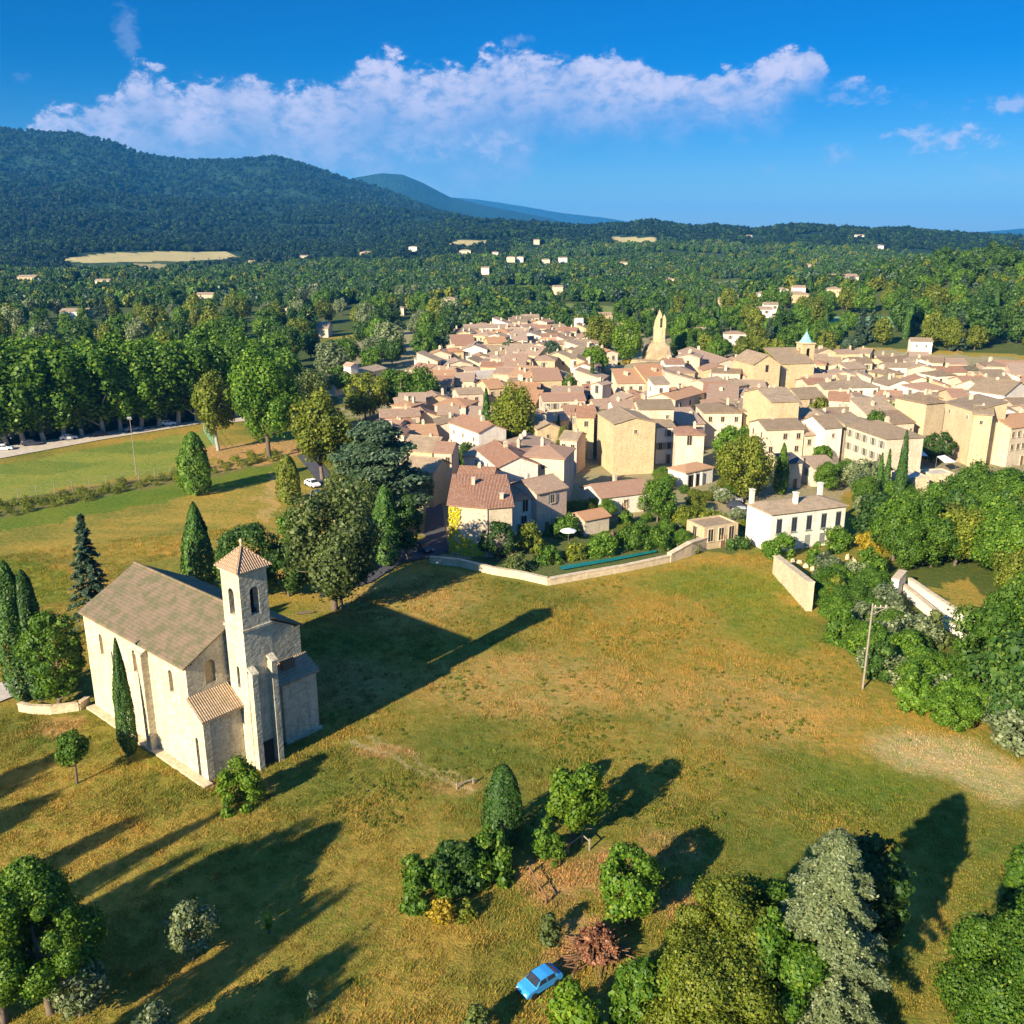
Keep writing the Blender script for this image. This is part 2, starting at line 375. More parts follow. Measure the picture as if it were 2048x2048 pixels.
LF = dict(
 green=leafm('leaves_green', (.055, .145, .01), (.12, .235, .016), (.23, .34, .03)),
 lime=leafm('leaves_lime', (.09, .19, .008), (.16, .28, .012), (.26, .36, .03)),
 dark=leafm('leaves_dark', (.03, .09, .014), (.07, .15, .02), (.14, .22, .035)),
 olive=leafm('leaves_olive', (.09, .14, .03), (.16, .21, .05), (.3, .34, .13)),
 blue=leafm('leaves_bluish', (.05, .105, .055), (.1, .17, .09), (.22, .29, .19)),
 grey=leafm('leaves_grey_green', (.13, .185, .08), (.23, .29, .14), (.4, .45, .27)),
 cyp=leafm('cypress_leaves', (.026, .085, .01), (.058, .14, .015), (.12, .21, .025), .15),
 warm=leafm('leaves_warm', (.115, .165, .012), (.2, .245, .02), (.31, .33, .04)),
 yell=leafm('leaves_yellow', (.28, .22, .015), (.42, .32, .02), (.5, .4, .05)),
 pinkf=leafm('leaves_pink_flower', (.1, .12, .03), (.4, .2, .18), (.55, .3, .28)),
 wood=leafm('wood_leaves', (.03, .08, .014), (.06, .13, .02), (.12, .2, .03), .25),
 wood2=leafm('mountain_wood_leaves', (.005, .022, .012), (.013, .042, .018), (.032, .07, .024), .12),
 brown=leafm('dead_branches', (.16, .07, .035), (.26, .12, .06), (.34, .19, .1), 0.),
)
HAZE = 6.5e-5
# ------------------------------------------------------------------ ground
def P19(L): return [g19(x, y) for x, y in L]
def cover(X, Y, Rr):
    # ---- what grows where: albedo per vertex
    wx = X+(fbm(X, Y, 4, 3, 21)-.5)*3.5*np.clip(Rr/100, .3, 4); wy = Y+(fbm(X, Y, 4, 3, 22)-.5)*3.5*np.clip(Rr/100, .3, 4)
    C = np.empty(X.shape+(3,)); gold = np.array([.35, .235, .05]); grn = np.array([.16, .165, .03]); tan = np.array([.43, .27, .085])
    lush = np.array([.13, .2, .02]); dirt = np.array([.45, .25, .1]); pale = np.array([.45, .34, .17]); wood = np.array([.05, .08, .022])
    k = sst(.28, .6, fbm(X, Y, 22, 5, 31))[..., None]
    C[:] = grn*(1-k)+gold*k
    def paint(poly, col, amt=1., px=True):
        pl = P19(poly) if px else poly
        msk = pin(wx, wy, pl)*amt; C[:] = C*(1-msk[..., None])+np.array(col)*msk[..., None]
    def blob(x, y, rx, ry, col, amt=1.):
        cx, cy = g19(x, y); ax = abs(g19(x+rx, y)[0]-cx); ay = abs(g19(x, y-ry)[1]-cy)
        d = ((wx-cx)/ax)**2+((wy-cy)/ay)**2; q = (sst(1.5, .2, d)*amt)[..., None]; C[:] = C*(1-q)+np.array(col)*q
    for b in [(1000, 1290, 230, 60, tan, .9), (1400, 1330, 220, 70, tan, .75), (760, 1130, 150, 60, tan, .8), (1150, 1180, 230, 45, gold, .8), (640, 1290, 120, 50, dirt, .7), (1560, 1270, 90, 60, gold, .7),
              (1350, 1100, 160, 30, lush, .6), (1440, 1170, 90, 60, lush, .55), (880, 1400, 170, 45, grn, .6), (1250, 1440, 200, 45, gold, .6), (1620, 1470, 120, 50, lush, .35),
              (1760, 1420, 110, 42, pale, .95), (1880, 1470, 90, 50, pale, .9), (1150, 1640, 90, 40, dirt, .9), (1040, 1660, 60, 50, dirt, .85), (1270, 1600, 70, 40, dirt, .6), (1100, 1760, 60, 40, dirt, .9), (1290, 1700, 60, 30, dirt, .8),
              (1060, 1810, 40, 30, dirt, .9), (340, 1400, 80, 40, lush, .4), (100, 1370, 60, 20, dirt, .8), (480, 1560, 100, 40, gold, .6), (700, 1580, 160, 90, gold, .7), (760, 1760, 150, 110, gold, .6), (600, 1800, 120, 90, grn, .5),
              (300, 1500, 150, 50, grn, .7), (730, 1420, 60, 14, dirt, .7), (860, 1490, 60, 14, dirt, .6), (430, 1480, 70, 14, dirt, .7), (1100, 1390, 170, 30, gold, .6), (950, 1850, 120, 80, grn, .5)]:
        blob(*b)
    # field left of the church, green band, scrub, pitch
    paint([(-600, 1020), (0, 1000), (260, 950), (440, 915), (530, 895), (560, 960), (470, 1010), (350, 1010), (300, 1180), (0, 1300), (-600, 1500)], gold*1.08)
    kk = (pin(wx, wy, P19([(-600, 1020), (560, 890), (560, 1010), (300, 1180), (-600, 1500)]))*sst(.4, .7, fbm(X+.5*Y, Y*2.5, 14, 4, 77))*.6)[..., None]; C[:] = C*(1-kk)+grn*kk
    paint([(-400, 1075), (0, 1050), (130, 1075), (140, 1130), (60, 1150), (-400, 1200)], lush, .55)
    paint([(-600, 1000), (0, 962), (240, 920), (420, 880), (530, 850), (530, 900), (430, 920), (250, 955), (0, 1005), (-600, 1060)], lush*.9, .8)
    paint([(-600, 990), (0, 945), (240, 905), (350, 890), (420, 860), (520, 845), (530, 872), (430, 892), (250, 925), (0, 978), (-600, 1040)], [.2, .16, .06], .85)
    paint([(490, 905), (524, 890), (528, 985), (505, 978)], pale*[1, .85, .6])
    paint([(-600, 950), (-600, 905), (0, 876), (345, 817), (420, 812), (400, 850), (350, 885), (200, 907), (0, 945), (-600, 1010)], [.26, .26, .05])
    st = np.sin((X*.16+Y)*.28)
    q = (pin(X, Y, P19([(-600, 905), (0, 876), (345, 817), (345, 845), (0, 915), (-600, 960)]))*.75*(st > -.2))[..., None]; C[:] = C*(1-q)+np.array([.16, .2, .035])*q
    paint([(380, 845), (560, 830), (600, 850), (520, 872), (400, 890)], dirt*1.05)
    paint([(672, 1396), (780, 1442), (900, 1494), (896, 1501), (776, 1449), (668, 1402)], pale, .7); paint([(700, 1388), (800, 1430), (905, 1478), (902, 1483), (797, 1435), (696, 1393)], pale, .5)
    # the town's own ground and the plain
    far = sst(235, 300, Rr)[..., None]*0
    town = pin(wx, wy, P19([(800, 1050), (840, 1060), (940, 1080), (1040, 1098), (1290, 1050), (1420, 1030), (1440, 990), (1600, 930), (1750, 940), (2100, 880), (2100, 690), (1300, 640), (900, 590), (600, 660), (640, 760), (740, 900)]))[..., None]
    C[:] = C*(1-town)+np.array([.34, .27, .17])*town
    paint([(870, 1065), (930, 1010), (1100, 990), (1300, 960), (1420, 1000), (1420, 1035), (1290, 1052), (1040, 1098), (940, 1082)], [.1, .12, .03], .9)
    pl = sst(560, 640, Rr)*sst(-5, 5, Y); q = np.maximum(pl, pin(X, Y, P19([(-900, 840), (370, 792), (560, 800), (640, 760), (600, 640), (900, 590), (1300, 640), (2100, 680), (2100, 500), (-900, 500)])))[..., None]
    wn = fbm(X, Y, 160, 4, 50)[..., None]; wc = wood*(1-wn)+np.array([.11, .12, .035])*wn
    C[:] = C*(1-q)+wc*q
    # forest floor right of the gardens
    paint([(1570, 1100), (1700, 1060), (1700, 960), (2500, 850), (2500, 1500), (1900, 1400), (1830, 1340), (1680, 1290), (1600, 1200)], [.09, .11, .025], .9)
    paint([(1750, 1110), (1840, 1090), (1870, 1180), (1820, 1170)], gold)
    # open fields in the plain
    for pg, col in [([(118, 491), (200, 477), (420, 474), (458, 486), (330, 493), (180, 497)], pale*1.15), ([(200, 512), (270, 497), (350, 500), (330, 512), (230, 516)], pale*.8), ([(1150, 447), (1240, 449), (1252, 466), (1170, 466)], pale*1.2),
                    ([(835, 462), (880, 452), (940, 455), (860, 474)], pale*1.1), ([(950, 580), (1080, 572), (1200, 580), (1180, 596), (960, 596)], np.array([.2, .22, .06])), ([(1330, 531), (1540, 531), (1530, 545), (1340, 545)], np.array([.3, .28, .1])),
                    ([(0, 536), (200, 530), (205, 540), (0, 545)], pale), ([(0, 640), (130, 628), (330, 640), (330, 655), (0, 660)], np.array([.3, .27, .12])), ([(1560, 598), (1680, 598), (1680, 618), (1555, 618)], np.array([.2, .32, .24])),
                    ([(920, 545), (1060, 540), (1060, 556), (930, 562)], np.array([.17, .2, .06])), ([(560, 468), (670, 465), (670, 472), (560, 474)], pale), ([(1700, 610), (1800, 606), (1800, 616), (1700, 620)], pale*.7)]:
        w = []
        for x, y in pg: w.append(g19(x, y))
        ms = pin(X+(fbm(X, Y, 60, 2, 5)-.5)*20, Y, w)[..., None]*1.; C[:] = C*(1-ms)+col*ms
    return C
def build_ground():
    aa = np.concatenate([np.arange(-180, -40, 4.), np.arange(-40, 40, .14), np.arange(40, 180.1, 4.)])
    rr = [0.5, 12, 24, 34]; r = 34.
    while r < 16000:
        r += .55 if r < 120 else (.0062*r if r < 700 else .011*r); rr.append(r)
    rr = np.array(rr); A, Rr = np.meshgrid(np.radians(aa), rr)
    X = Rr*np.sin(A); Y = Rr*np.cos(A); Z = T(X, Y)
    # small undulations of the field
    Z = Z+(fbm(X, Y, 9, 3, 2)-.5)*.25*np.exp(-((Rr-80)/70)**2)
    n, m = X.shape
    co = np.stack([X, Y, Z], -1).reshape(-1, 3)
    i = np.arange(n-1)[:, None]*m+np.arange(m-1)[None, :]
    f = np.stack([i, i+1, i+m+1, i+m], -1).reshape(-1, 4)[:, ::-1]
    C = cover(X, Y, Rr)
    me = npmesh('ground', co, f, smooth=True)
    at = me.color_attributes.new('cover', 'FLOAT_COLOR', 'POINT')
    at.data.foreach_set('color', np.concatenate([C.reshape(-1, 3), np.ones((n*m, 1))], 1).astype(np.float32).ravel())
    def b(t, bs):
        c = t.add('ShaderNodeVertexColor', layer_name='cover').outputs[0]; p = pos(t)
        big = t.noise(p, .12, 5, .65); a = t.noise(p, 1.1, 6, .72); fine = t.noise(p, 6, 3, .7)
        c2 = t.mix(t.sm(a, .36, .62), c, t.mix(1., c, (.55, .8, .5), 'MULTIPLY'))
        c2 = t.mix(t.m('MULTIPLY', t.sm(big, .4, .65), .5), c2, t.mix(1., c, (1.25, 1.08, .95), 'MULTIPLY'))
        c2 = t.mix(t.m('MULTIPLY', t.sm(fine, .5, .75), .55), c2, t.mix(1., c, (.6, .62, .5), 'MULTIPLY'))
        # tree canopy pattern of the far wooded slopes
        sp_ = t.add('ShaderNodeSeparateXYZ', {0: p}); dist = t.m('SQRT', t.m('ADD', t.m('MULTIPLY', sp_.outputs[0], sp_.outputs[0]), t.m('MULTIPLY', sp_.outputs[1], sp_.outputs[1])))
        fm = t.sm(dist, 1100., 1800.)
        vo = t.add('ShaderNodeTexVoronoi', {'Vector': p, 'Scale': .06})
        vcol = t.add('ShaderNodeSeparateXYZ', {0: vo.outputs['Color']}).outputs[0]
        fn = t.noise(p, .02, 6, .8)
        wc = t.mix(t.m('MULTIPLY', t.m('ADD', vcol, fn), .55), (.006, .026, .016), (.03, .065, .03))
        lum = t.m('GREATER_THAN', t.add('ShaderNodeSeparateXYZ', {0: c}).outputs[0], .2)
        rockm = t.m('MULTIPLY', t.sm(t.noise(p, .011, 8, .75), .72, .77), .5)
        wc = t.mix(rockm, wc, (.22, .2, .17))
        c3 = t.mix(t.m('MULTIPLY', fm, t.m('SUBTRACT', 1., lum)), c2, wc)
        h = t.m('ADD', t.m('MULTIPLY', fine, .12), t.m('MULTIPLY', a, .3))
        h2 = t.m('MULTIPLY', t.m('SUBTRACT', 1., vo.outputs['Distance']), 9.)
        bump(t, bs, t.m('ADD', h, t.m('MULTIPLY', t.m('MULTIPLY', fm, t.m('SUBTRACT', 1., lum)), t.m('ADD', h2, t.m('MULTIPLY', fn, 14.)))), 1.)
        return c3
    me.materials.append(mat('ground_cover', b, .95, .1))
    o = bpy.data.objects.new('ground', me); COL.objects.link(o); tag(o, kind='structure')
build_ground()
def sheet(name, poly, m, lift=.02, sub=None):
    me = bpy.data.meshes.new(name); bm = bmesh.new()
    vs_ = [bm.verts.new((x, y, float(T(x, y))+lift+.13)) for x, y in poly]; bm.faces.new(vs_); bmesh.ops.recalc_face_normals(bm, faces=bm.faces)
    if bm.faces[0:1] and list(bm.faces)[0].normal.z < 0: bmesh.ops.reverse_faces(bm, faces=bm.faces)
    bm.to_mesh(me); bm.free(); me.materials.append(m); o = bpy.data.objects.new(name, me); COL.objects.link(o); return tag(o, kind='structure')
sheet('avenue', P19([(-500, 925), (0, 866), (200, 829), (375, 801), (560, 790), (560, 780), (375, 794), (200, 815), (0, 845), (-500, 885)]), M['gravel'], .03)
sheet('avenue_shade_road', P19([(-500, 880), (0, 843), (375, 792), (560, 778), (560, 755), (375, 770), (0, 815), (-500, 850)]), M['asphalt'], .026).name = 'road'
sheet('road', P19([(560, 860), (590, 850), (640, 920), (720, 1000), (800, 1030), (846, 1040), (818, 1052), (760, 1062), (700, 1100), (640, 1120), (600, 1130), (620, 1095), (700, 1050), (640, 960)]), M['asphalt'], .03)
sheet('street', P19([(800, 1040), (846, 1045), (835, 960), (812, 900), (800, 900), (806, 960)]), M['asphalt'], .034)
sheet('track', P19([(-60, 1300), (30, 1285), (40, 1310), (-60, 1350)]), M['gravel'], .03)

# ------------------------------------------------------------------ the chapel
def uvroof(o):
    """u along the eave, v up the slope, in metres"""
    me = o.data; uv = me.uv_layers.new(name='UVMap')
    for p in me.polygons:
        n = p.normal
        if abs(n.z) > .98: e = Vector((1, 0, 0)); s = Vector((0, 1, 0))
        else:
            h = Vector((n.x, n.y, 0)).normalized(); e = Vector((-h.y, h.x, 0)); s = n.cross(e)
        for li in p.loop_indices:
            c = me.vertices[me.loops[li].vertex_index].co; uv.data[li].uv = (c.dot(e), c.dot(s))
def chapel():
    A = Vector((*G(417, 1565), 0)); u = Vector((-.757, .653, 0)); ang = math.atan2(-u.x, u.y)    # local y = u (away), local x = across
    root = empty('chapel', A, ang, 'pale stone chapel with square bell tower and mossy tiled roof in the meadow', 'chapel')
    W_, L0, L1, EH, RH = 13.0, 2.0, 22.6, 11.4, 14.9
    mb = MB(); th = .7
    wins = [(19.1, 7.4), (15.5, 7.7), (12.0, 7.7), (5.0, 7.8)]
    holes = [arch(y, z, .75, 2.4) for y, z in wins]
    door = rect(1.35, .1, .55, 4.2)
    # long side wall (runs on into the low front aisle)
    panel(mb, (0, 0, 0), (0, 1, 0), (-1, 0, 0), [(-.1, -1), (L1, -1), (L1, EH), (L0, EH), (L0, 8.1), (-.1, 6.75)], holes+[arch(1.35, .1, .5, 4.2)], th)
    mb.box((W_-.35, (L0+L1)/2, EH/2-.5), (.7, L1-L0, EH+1))
    gab = lambda: [(.705, -1), (W_-.705, -1), (W_-.705, EH), (W_-.3, EH), (W_/2, RH-.15), (.3, EH), (.705, EH)]
    g2 = [(0.71, -1), (W_-.71, -1), (W_-.71, EH+.2), (W_/2, RH-.12), (.71, EH+.2)]
    panel(mb, (0, L0, 0), (1, 0, 0), (0, -1, 0), g2, [arch(2.5, 8.9, 1.1, 2.4)], th)
    panel(mb, (0, L1-.7, 0), (1, 0, 0), (0, -1, 0), g2, [], th)
    mb.obj('wall', M['church'], root)
    mb = MB()
    for y, z in wins: mb.poly([(.42, y-.5, z-.1), (.42, y+.5, z-.1), (.42, y+.5, z+2.6), (.42, y-.5, z+2.6)], [(0, 1, 2, 3)])
    mb.box((.5, 1.35, 2.2), (.1, .9, 4.6)); 
    for y, z in wins:
        m2 = MB(); m2.box((.45, y, z+1.2), (.06, .74, 2.4)); m2.obj('window', M['church2'], root)
    m2 = MB(); m2.box((.4, 1.35, 2.2), (.06, .5, 4.1)); m2.obj('door', M['dark'], root)
    m2 = MB(); m2.box((2.5, L0+.3, 10.1), (1.1, .08, 2.4)); m2.obj('blind_window', M['church2'], root)
    # pilaster and footing
    mb = MB(); mb.prism([(-.75, 9.1), (-.003, 9.1), (-.003, 10.0), (-.75, 10.0)], -1, 10.9); mb.slab([(-.85, 9.0, 10.75), (0, 9.0, 11.25), (0, 10.1, 11.25), (-.85, 10.1, 10.75)], .12); mb.obj('buttress', M['church'], root)
    mb = MB(); mb.prism([(-.9, -.8), (-.004, -.8), (-.004, L1+.3), (-.9, L1+.3)], -1, .28); mb.obj('footing', M['wall'], root)
    # roofs
    ov = .35; k = (RH-EH)/(W_/2); ez = EH-ov*k; y0, y1 = L0-.25, L1+.3; mb = MB()
    mb.slab([(-ov, y0, ez+.25), (W_/2, y0, RH+.25), (W_/2, y1, RH+.25), (-ov, y1, ez+.25)], .22)
    mb.slab([(W_/2, y0, RH+.25), (W_+ov, y0, ez+.25), (W_+ov, y1, ez+.25), (W_/2, y1, RH+.25)], .22)
    mb.tube([(W_/2, y0, RH+.27), (W_/2, y1, RH+.27)], .16, 6)
    o = mb.obj('roof', M['t_old'], root); uvroof(o)
    # cornice under the eave
    mb = MB(); mb.box((-.1, (L0+L1)/2, EH-.12), (.2, L1-L0, .22)); mb.obj('cornice', M['church'], root)
    # front left aisle
    mb = MB(); panel(mb, (0, 0, 0), (1, 0, 0), (0, -1, 0), [(.705, -1), (4.2, -1), (4.2, 6.6), (.705, 6.6)], [], .6); mb.obj('aisle_wall', M['church'], root)
    mb = MB(); mb.slab([(-.25, -.45, 6.62), (4.245, -.45, 6.62), (4.245, L0-.003, 8.35), (-.25, L0-.003, 8.35)], .2); o = mb.obj('aisle_roof', M['t_tan'], root); uvroof(o)
    # front right aisle
    mb = MB(); mb.prism([(9.0, 0), (13.2, 0), (13.2, L0), (9.0, L0)], -1, 6.9); mb.prism([(8.95, -.2), (13.4, -.2), (13.4, 0), (8.95, 0)], -1, .4); mb.obj('aisle_wall', M['church'], root)
    mb = MB(); mb.slab([(7.3, -.35, 6.95), (13.45, -.35, 6.95), (13.45, L0-.003, 8.3), (7.3, L0-.003, 8.3)], .2); o = mb.obj('aisle_roof', M['t_tan'], root); uvroof(o)
    mb = MB(); mb.box((10.6, 1.1, 8.1), (1.5, .4, .8)); mb.box((10.6, 1.1, 8.55), (1.7, .55, .12)); mb.obj('parapet', M['t_tan'], root)
    mb = MB(); mb.prism([(7.3, .3), (8.995, .3), (8.995, L0), (7.3, L0)], -1, 6.85); mb.obj('aisle_wall', M['church'], root)
    # tower
    x0, x1, y0, y1, H = 4.25, 7.25, -1.5, 1.5, 20.3; tw = MB(); q = .55
    fh = [arch((x0+x1)/2-x0+.25, 15.9, .9, 2.7)]; sh = [arch(1.5, 15.9, .9, 2.7), arch(1.45, 7.9, .5, 2.4)]
    panel(tw, (x0, y0, 0), (1, 0, 0), (0, -1, 0), [(0, -1), (3, -1), (3, H), (0, H)], [arch(1.5, 15.9, .95, 2.8)], q)
    panel(tw, (x0, y1, 0), (1, 0, 0), (0, 1, 0), [(0, -1), (3, -1), (3, H), (0, H)], [arch(1.5, 15.9, .9, 2.7)], q)
    panel(tw, (x0, y0+q+.001, 0), (0, 1, 0), (-1, 0, 0), [(0, -1), (3-2*q-.002, -1), (3-2*q-.002, H), (0, H)], [arch(.95, 15.9, .9, 2.7), arch(.95, 8.3, .45, 2.3)], q)
    panel(tw, (x1, y0+q+.001, 0), (0, 1, 0), (1, 0, 0), [(0, -1), (3-2*q-.002, -1), (3-2*q-.002, H), (0, H)], [arch(.95, 15.9, .9, 2.7)], q)
    tw.box((5.75, 0, 15.3), (3-2*q-.01, 3-2*q-.01, .3))
    tower = tw.obj('bell_tower', M['church'], root)
    mb = MB()
    for z, g, nm in ((14.6, .12, 'string_course'), (20.35, .2, 'cornice')):
        mb = MB(); mb.prism([(x0-g, y0-g), (x1+g, y0-g), (x1+g, y1+g), (x0-g, y1+g)], z-.12, z+.12); mb.obj(nm, M['church'], tower)
    mb = MB(); mb.box((5.75, 0, 17.2), (1.0, 1.0, 3.4)); mb.obj('tower_shade_box', M['dark'], tower)  # dark box added inside the bell tower so the arches read as shaded
    mb = MB(); g = .38; z = 20.5; c = (5.75, 0, 22.4); Q = [(x0-g, y0-g, z), (x1+g, y0-g, z), (x1+g, y1+g, z), (x0-g, y1+g, z)]
    mb.poly(Q+[c], [(0, 1, 4), (1, 2, 4), (2, 3, 4), (3, 0, 4), (3, 2, 1, 0)])
    for p in Q: mb.tube([p, c], .09, 5)
    o = mb.obj('spire_roof', M['t_cap'], tower); uvroof(o)
    mb = MB(); mb.tube([(5.75, 0, 22.3), (5.75, 0, 23.1)], [.12, .05], 6); mb.tube([(5.75, 0, 22.75), (5.75, 0, 23.0)], .14, 6); mb.obj('finial', M['wall'], tower)
    # buttresses of the tower front
    for xx, zt in ((4.62, 10.7), (6.85, 11.3)):
        mb = MB(); mb.prism([(xx-.3, y0-.7), (xx+.3, y0-.7), (xx+.3, y0-.003), (xx-.3, y0-.003)], -1, zt-.4)
        mb.slab([(xx-.38, y0-.85, zt-.3), (xx+.38, y0-.85, zt-.3), (xx+.38, y0-.004, zt+.2), (xx-.38, y0-.004, zt+.2)], .22); mb.obj('buttress', M['church'], tower)
    mb = MB(); mb.box((5.9, y0-.05, 1.2), (1.1, .08, 2.6)); mb.obj('door', M['dark'], tower)
M['church2'] = stone('church_infill', (.5, .37, .17), (.43, .32, .15), (.3, .22, .12), .8, vary=0.)
chapel()
# ------------------------------------------------------------------ the village
def c_(tag_, x, y):
    o, s = {'5': ((1150, 600), 500/1932), '4': ((750, 700), 500/1932), '6': ((1550, 650), 498/1932), '8': ((900, 620), 500/1932), '1': ((1400, 950), 648/1932), 'p': ((0, 0), 1.06), '3': ((1300, 400), 748/1932), '2': ((600, 400), 700/1932), '0': ((0, 400), 700/1932)}[tag_]
    return o[0]+x*s, o[1]+y*s
def window_mesh(w, h, shutters=False, mat_in=None):
    mb = MB(); mb.cur = 0; mb.box((0, .0, h/2), (w, .05, h))
    mb.cur = 1
    for sx in (-1, 1): mb.box((sx*(w/2+.06), -.02, h/2), (.12, .1, h+.12))
    mb.box((0, -.02, h+.07), (w+.26, .1, .13)); mb.box((0, -.05, -.08), (w+.34, .2, .12)); mb.box((0, -.035, h/2), (.05, .03, h))
    if shutters:
        mb.cur = 2
        for sx in (-1, 1): mb.box((sx*(w/2+.13+w*.27), -.05, h/2), (w*.52, .06, h))
    return mb.mesh('window', [M['dark'], M['cream'], M['shut']])
WM = [window_mesh(.85, 1.25), window_mesh(.9, 1.5, True), window_mesh(.6, .8), window_mesh(1.0, 2.1)]
def add_win(parent, mesh, x, y, z, rz):
    o = bpy.data.objects.new('window', mesh); COL.objects.link(o); o.parent = parent; o.location = (x, y, z); o.rotation_euler = (0, 0, rz); return o
HOUSES = []; FOOT = []
WALLN = dict(cream='cream', white='white', ochre='ochre stone', tan='tan', pink='pinkish', wall='rough stone', rock='stone')
ROOFN = dict(t_old='mossy', t_red='red', t_pink='faded pink', t_brown='brown', t_tan='tan', t_orange='orange', gravel='flat pale', asphalt='dark grey')
def house(P1, P2, h, d, roof, wall='cream', roofm='t_pink', pitch=17, win=(2, 1), lwin=1, chim=1, label=None, name='house', zg=None, px=True, wm=None, door=True, ov=.3, cat='house'):
    if px: a = G(*P1, h); b = G(*P2, h)
    else: a, b = P1, P2
    w = math.hypot(b[0]-a[0], b[1]-a[1]); ang = math.atan2(b[1]-a[1], b[0]-a[0])
    cx = (a[0]+b[0])/2-math.sin(ang)*d/2; cy = (a[1]+b[1])/2+math.cos(ang)*d/2
    z = float(T(cx, cy)) if zg is None else zg
    root = empty(name, (a[0], a[1], z), ang, label, cat, 'houses of the village')
    tp = math.tan(R_(pitch)); mb = MB(); D0 = -2.5
    def planes():
        if roof == 'gx':
            r = h+d/2*tp; return [[(-ov, -ov, h-ov*tp), (w+ov, -ov, h-ov*tp), (w+ov, d/2, r), (-ov, d/2, r)], [(-ov, d/2, r), (w+ov, d/2, r), (w+ov, d+ov, h-ov*tp), (-ov, d+ov, h-ov*tp)]]
        if roof == 'gy':
            r = h+w/2*tp; return [[(-ov, -ov, h-ov*tp), (w/2, -ov, r), (w/2, d+ov, r), (-ov, d+ov, h-ov*tp)], [(w/2, -ov, r), (w+ov, -ov, h-ov*tp), (w+ov, d+ov, h-ov*tp), (w/2, d+ov, r)]]
        if roof == 'hip':
            q = min(w, d)/2+ov; r = h+min(w, d)/2*tp; e = h-ov*tp
            if w >= d: R1, R2 = (-ov+q, d/2, r), (w+ov-q, d/2, r)
            else: R1, R2 = (w/2, -ov+q, r), (w/2, d+ov-q, r)
            c = [(-ov, -ov, e), (w+ov, -ov, e), (w+ov, d+ov, e), (-ov, d+ov, e)]
            if w >= d: return [[c[0], c[1], R2, R1], [c[1], c[2], R2], [c[2], c[3], R1, R2], [c[3], c[0], R1]]
            return [[c[0], c[1], R1], [c[1], c[2], R2, R1], [c[2], c[3], R2], [c[3], c[0], R1, R2]]
        if roof == 'shed':
            r = h+d*tp; return [[(-ov, -ov, h-ov*tp), (w+ov, -ov, h-ov*tp), (w+ov, d+.05, r), (-ov, d+.05, r)]]
        return [[(.25, .25, h-.1), (w-.25, .25, h-.1), (w-.25, d-.25, h-.1), (.25, d-.25, h-.1)]]
    if roof == 'gx': prof = [(0, D0), (d, D0), (d, h), (d/2, h+d/2*tp), (0, h)]; mb.poly([(x, y, zz) for x in (0, w) for y, zz in prof], [(4, 3, 2, 1, 0), (5, 6, 7, 8, 9)]+[(i, (i+1) % 5, 5+(i+1) % 5, 5+i) for i in range(5)])
    elif roof == 'gy': prof = [(0, D0), (w, D0), (w, h), (w/2, h+w/2*tp), (0, h)]; mb.poly([(x, y, zz) for y in (0, d) for x, zz in prof], [(0, 1, 2, 3, 4), (9, 8, 7, 6, 5)]+[(i, 5+i, 5+(i+1) % 5, (i+1) % 5) for i in range(5)])
    elif roof == 'shed': prof = [(0, D0), (d, D0), (d, h+d*tp), (0, h)]; mb.poly([(x, y, zz) for x in (0, w) for y, zz in prof], [(3, 2, 1, 0), (4, 5, 6, 7)]+[(i, (i+1) % 4, 4+(i+1) % 4, 4+i) for i in range(4)])
    elif roof == 'flat':
        mb.prism([(0, 0), (w, 0), (w, d), (0, d)], D0, h-.12)
        for q in ([(0, 0), (w, 0), (w, .25), (0, .25)], [(0, d-.25), (w, d-.25), (w, d), (0, d)], [(0, .25), (.25, .25), (.25, d-.25), (0, d-.25)], [(w-.25, .25), (w, .25), (w, d-.25), (w-.25, d-.25)]): mb.prism(q, h-.12, h+.35)
    else: mb.prism([(0, 0), (w, 0), (w, d), (0, d)], D0, h)
    mb.obj('wall', M[wall], root)
    rb = MB(); pl = planes()
    for p in pl: rb.slab([(x, y, zz+.2) for x, y, zz in p], .19)
    if roof in ('gx', 'gy'):
        q = pl[0]; rr = (q[2], q[3]) if roof == 'gx' else (q[1], q[2]); rb.tube([(rr[0][0], rr[0][1], rr[0][2]+.2), (rr[1][0], rr[1][1], rr[1][2]+.2)], .11, 5)
    ro = rb.obj('roof', M[roofm], root); uvroof(ro)
    rnd = random.Random(int(a[0]*131+a[1]*17))
    if chim and roof != 'flat':
        for k in range(chim):
            fx = rnd.uniform(.2, .8)*w; fy = d*rnd.uniform(.45, .6); top = h+min(w, d)/2*tp+.9
            cb = MB(); cb.box((fx, fy, (h+top)/2), (.55, .75, top-h)); cb.box((fx, fy, top+.06), (.7, .9, .12)); cb.box((fx, fy, top+.3), (.4, .6, .3)); co = cb.obj('chimney', M['cream'], ro)
    nx, nz = win; fl = 2.9
    m = WM[wm if wm is not None else rnd.choice((0, 0, 1, 2))]
    for iz in range(nz):
        zz = h-2.2-iz*fl
        if zz < .4: continue
        for ix in range(nx):
            x = w*(ix+.5)/nx+rnd.uniform(-.25, .25)
            if rnd.random() < .12: continue
            add_win(root, m, x, -.027, zz, 0)
        for ix in range(lwin):
            if d > 3: add_win(root, m, -.027, d*(ix+.5)/lwin, zz, -math.pi/2)
    if door and h > 3:
        db = MB(); db.cur = 0; db.box((0, 0, 1.05), (.9, .06, 2.1)); db.cur = 1
        for sx in (-.52, .52): db.box((sx, -.02, 1.1), (.13, .1, 2.3))
        o = db.obj('door', [M['wood'], M['cream']], root, loc=(w*rnd.uniform(.25, .75), -.033, 0))
    X, Y, _ = proj(cx, cy, z+h*.6)+(0,)
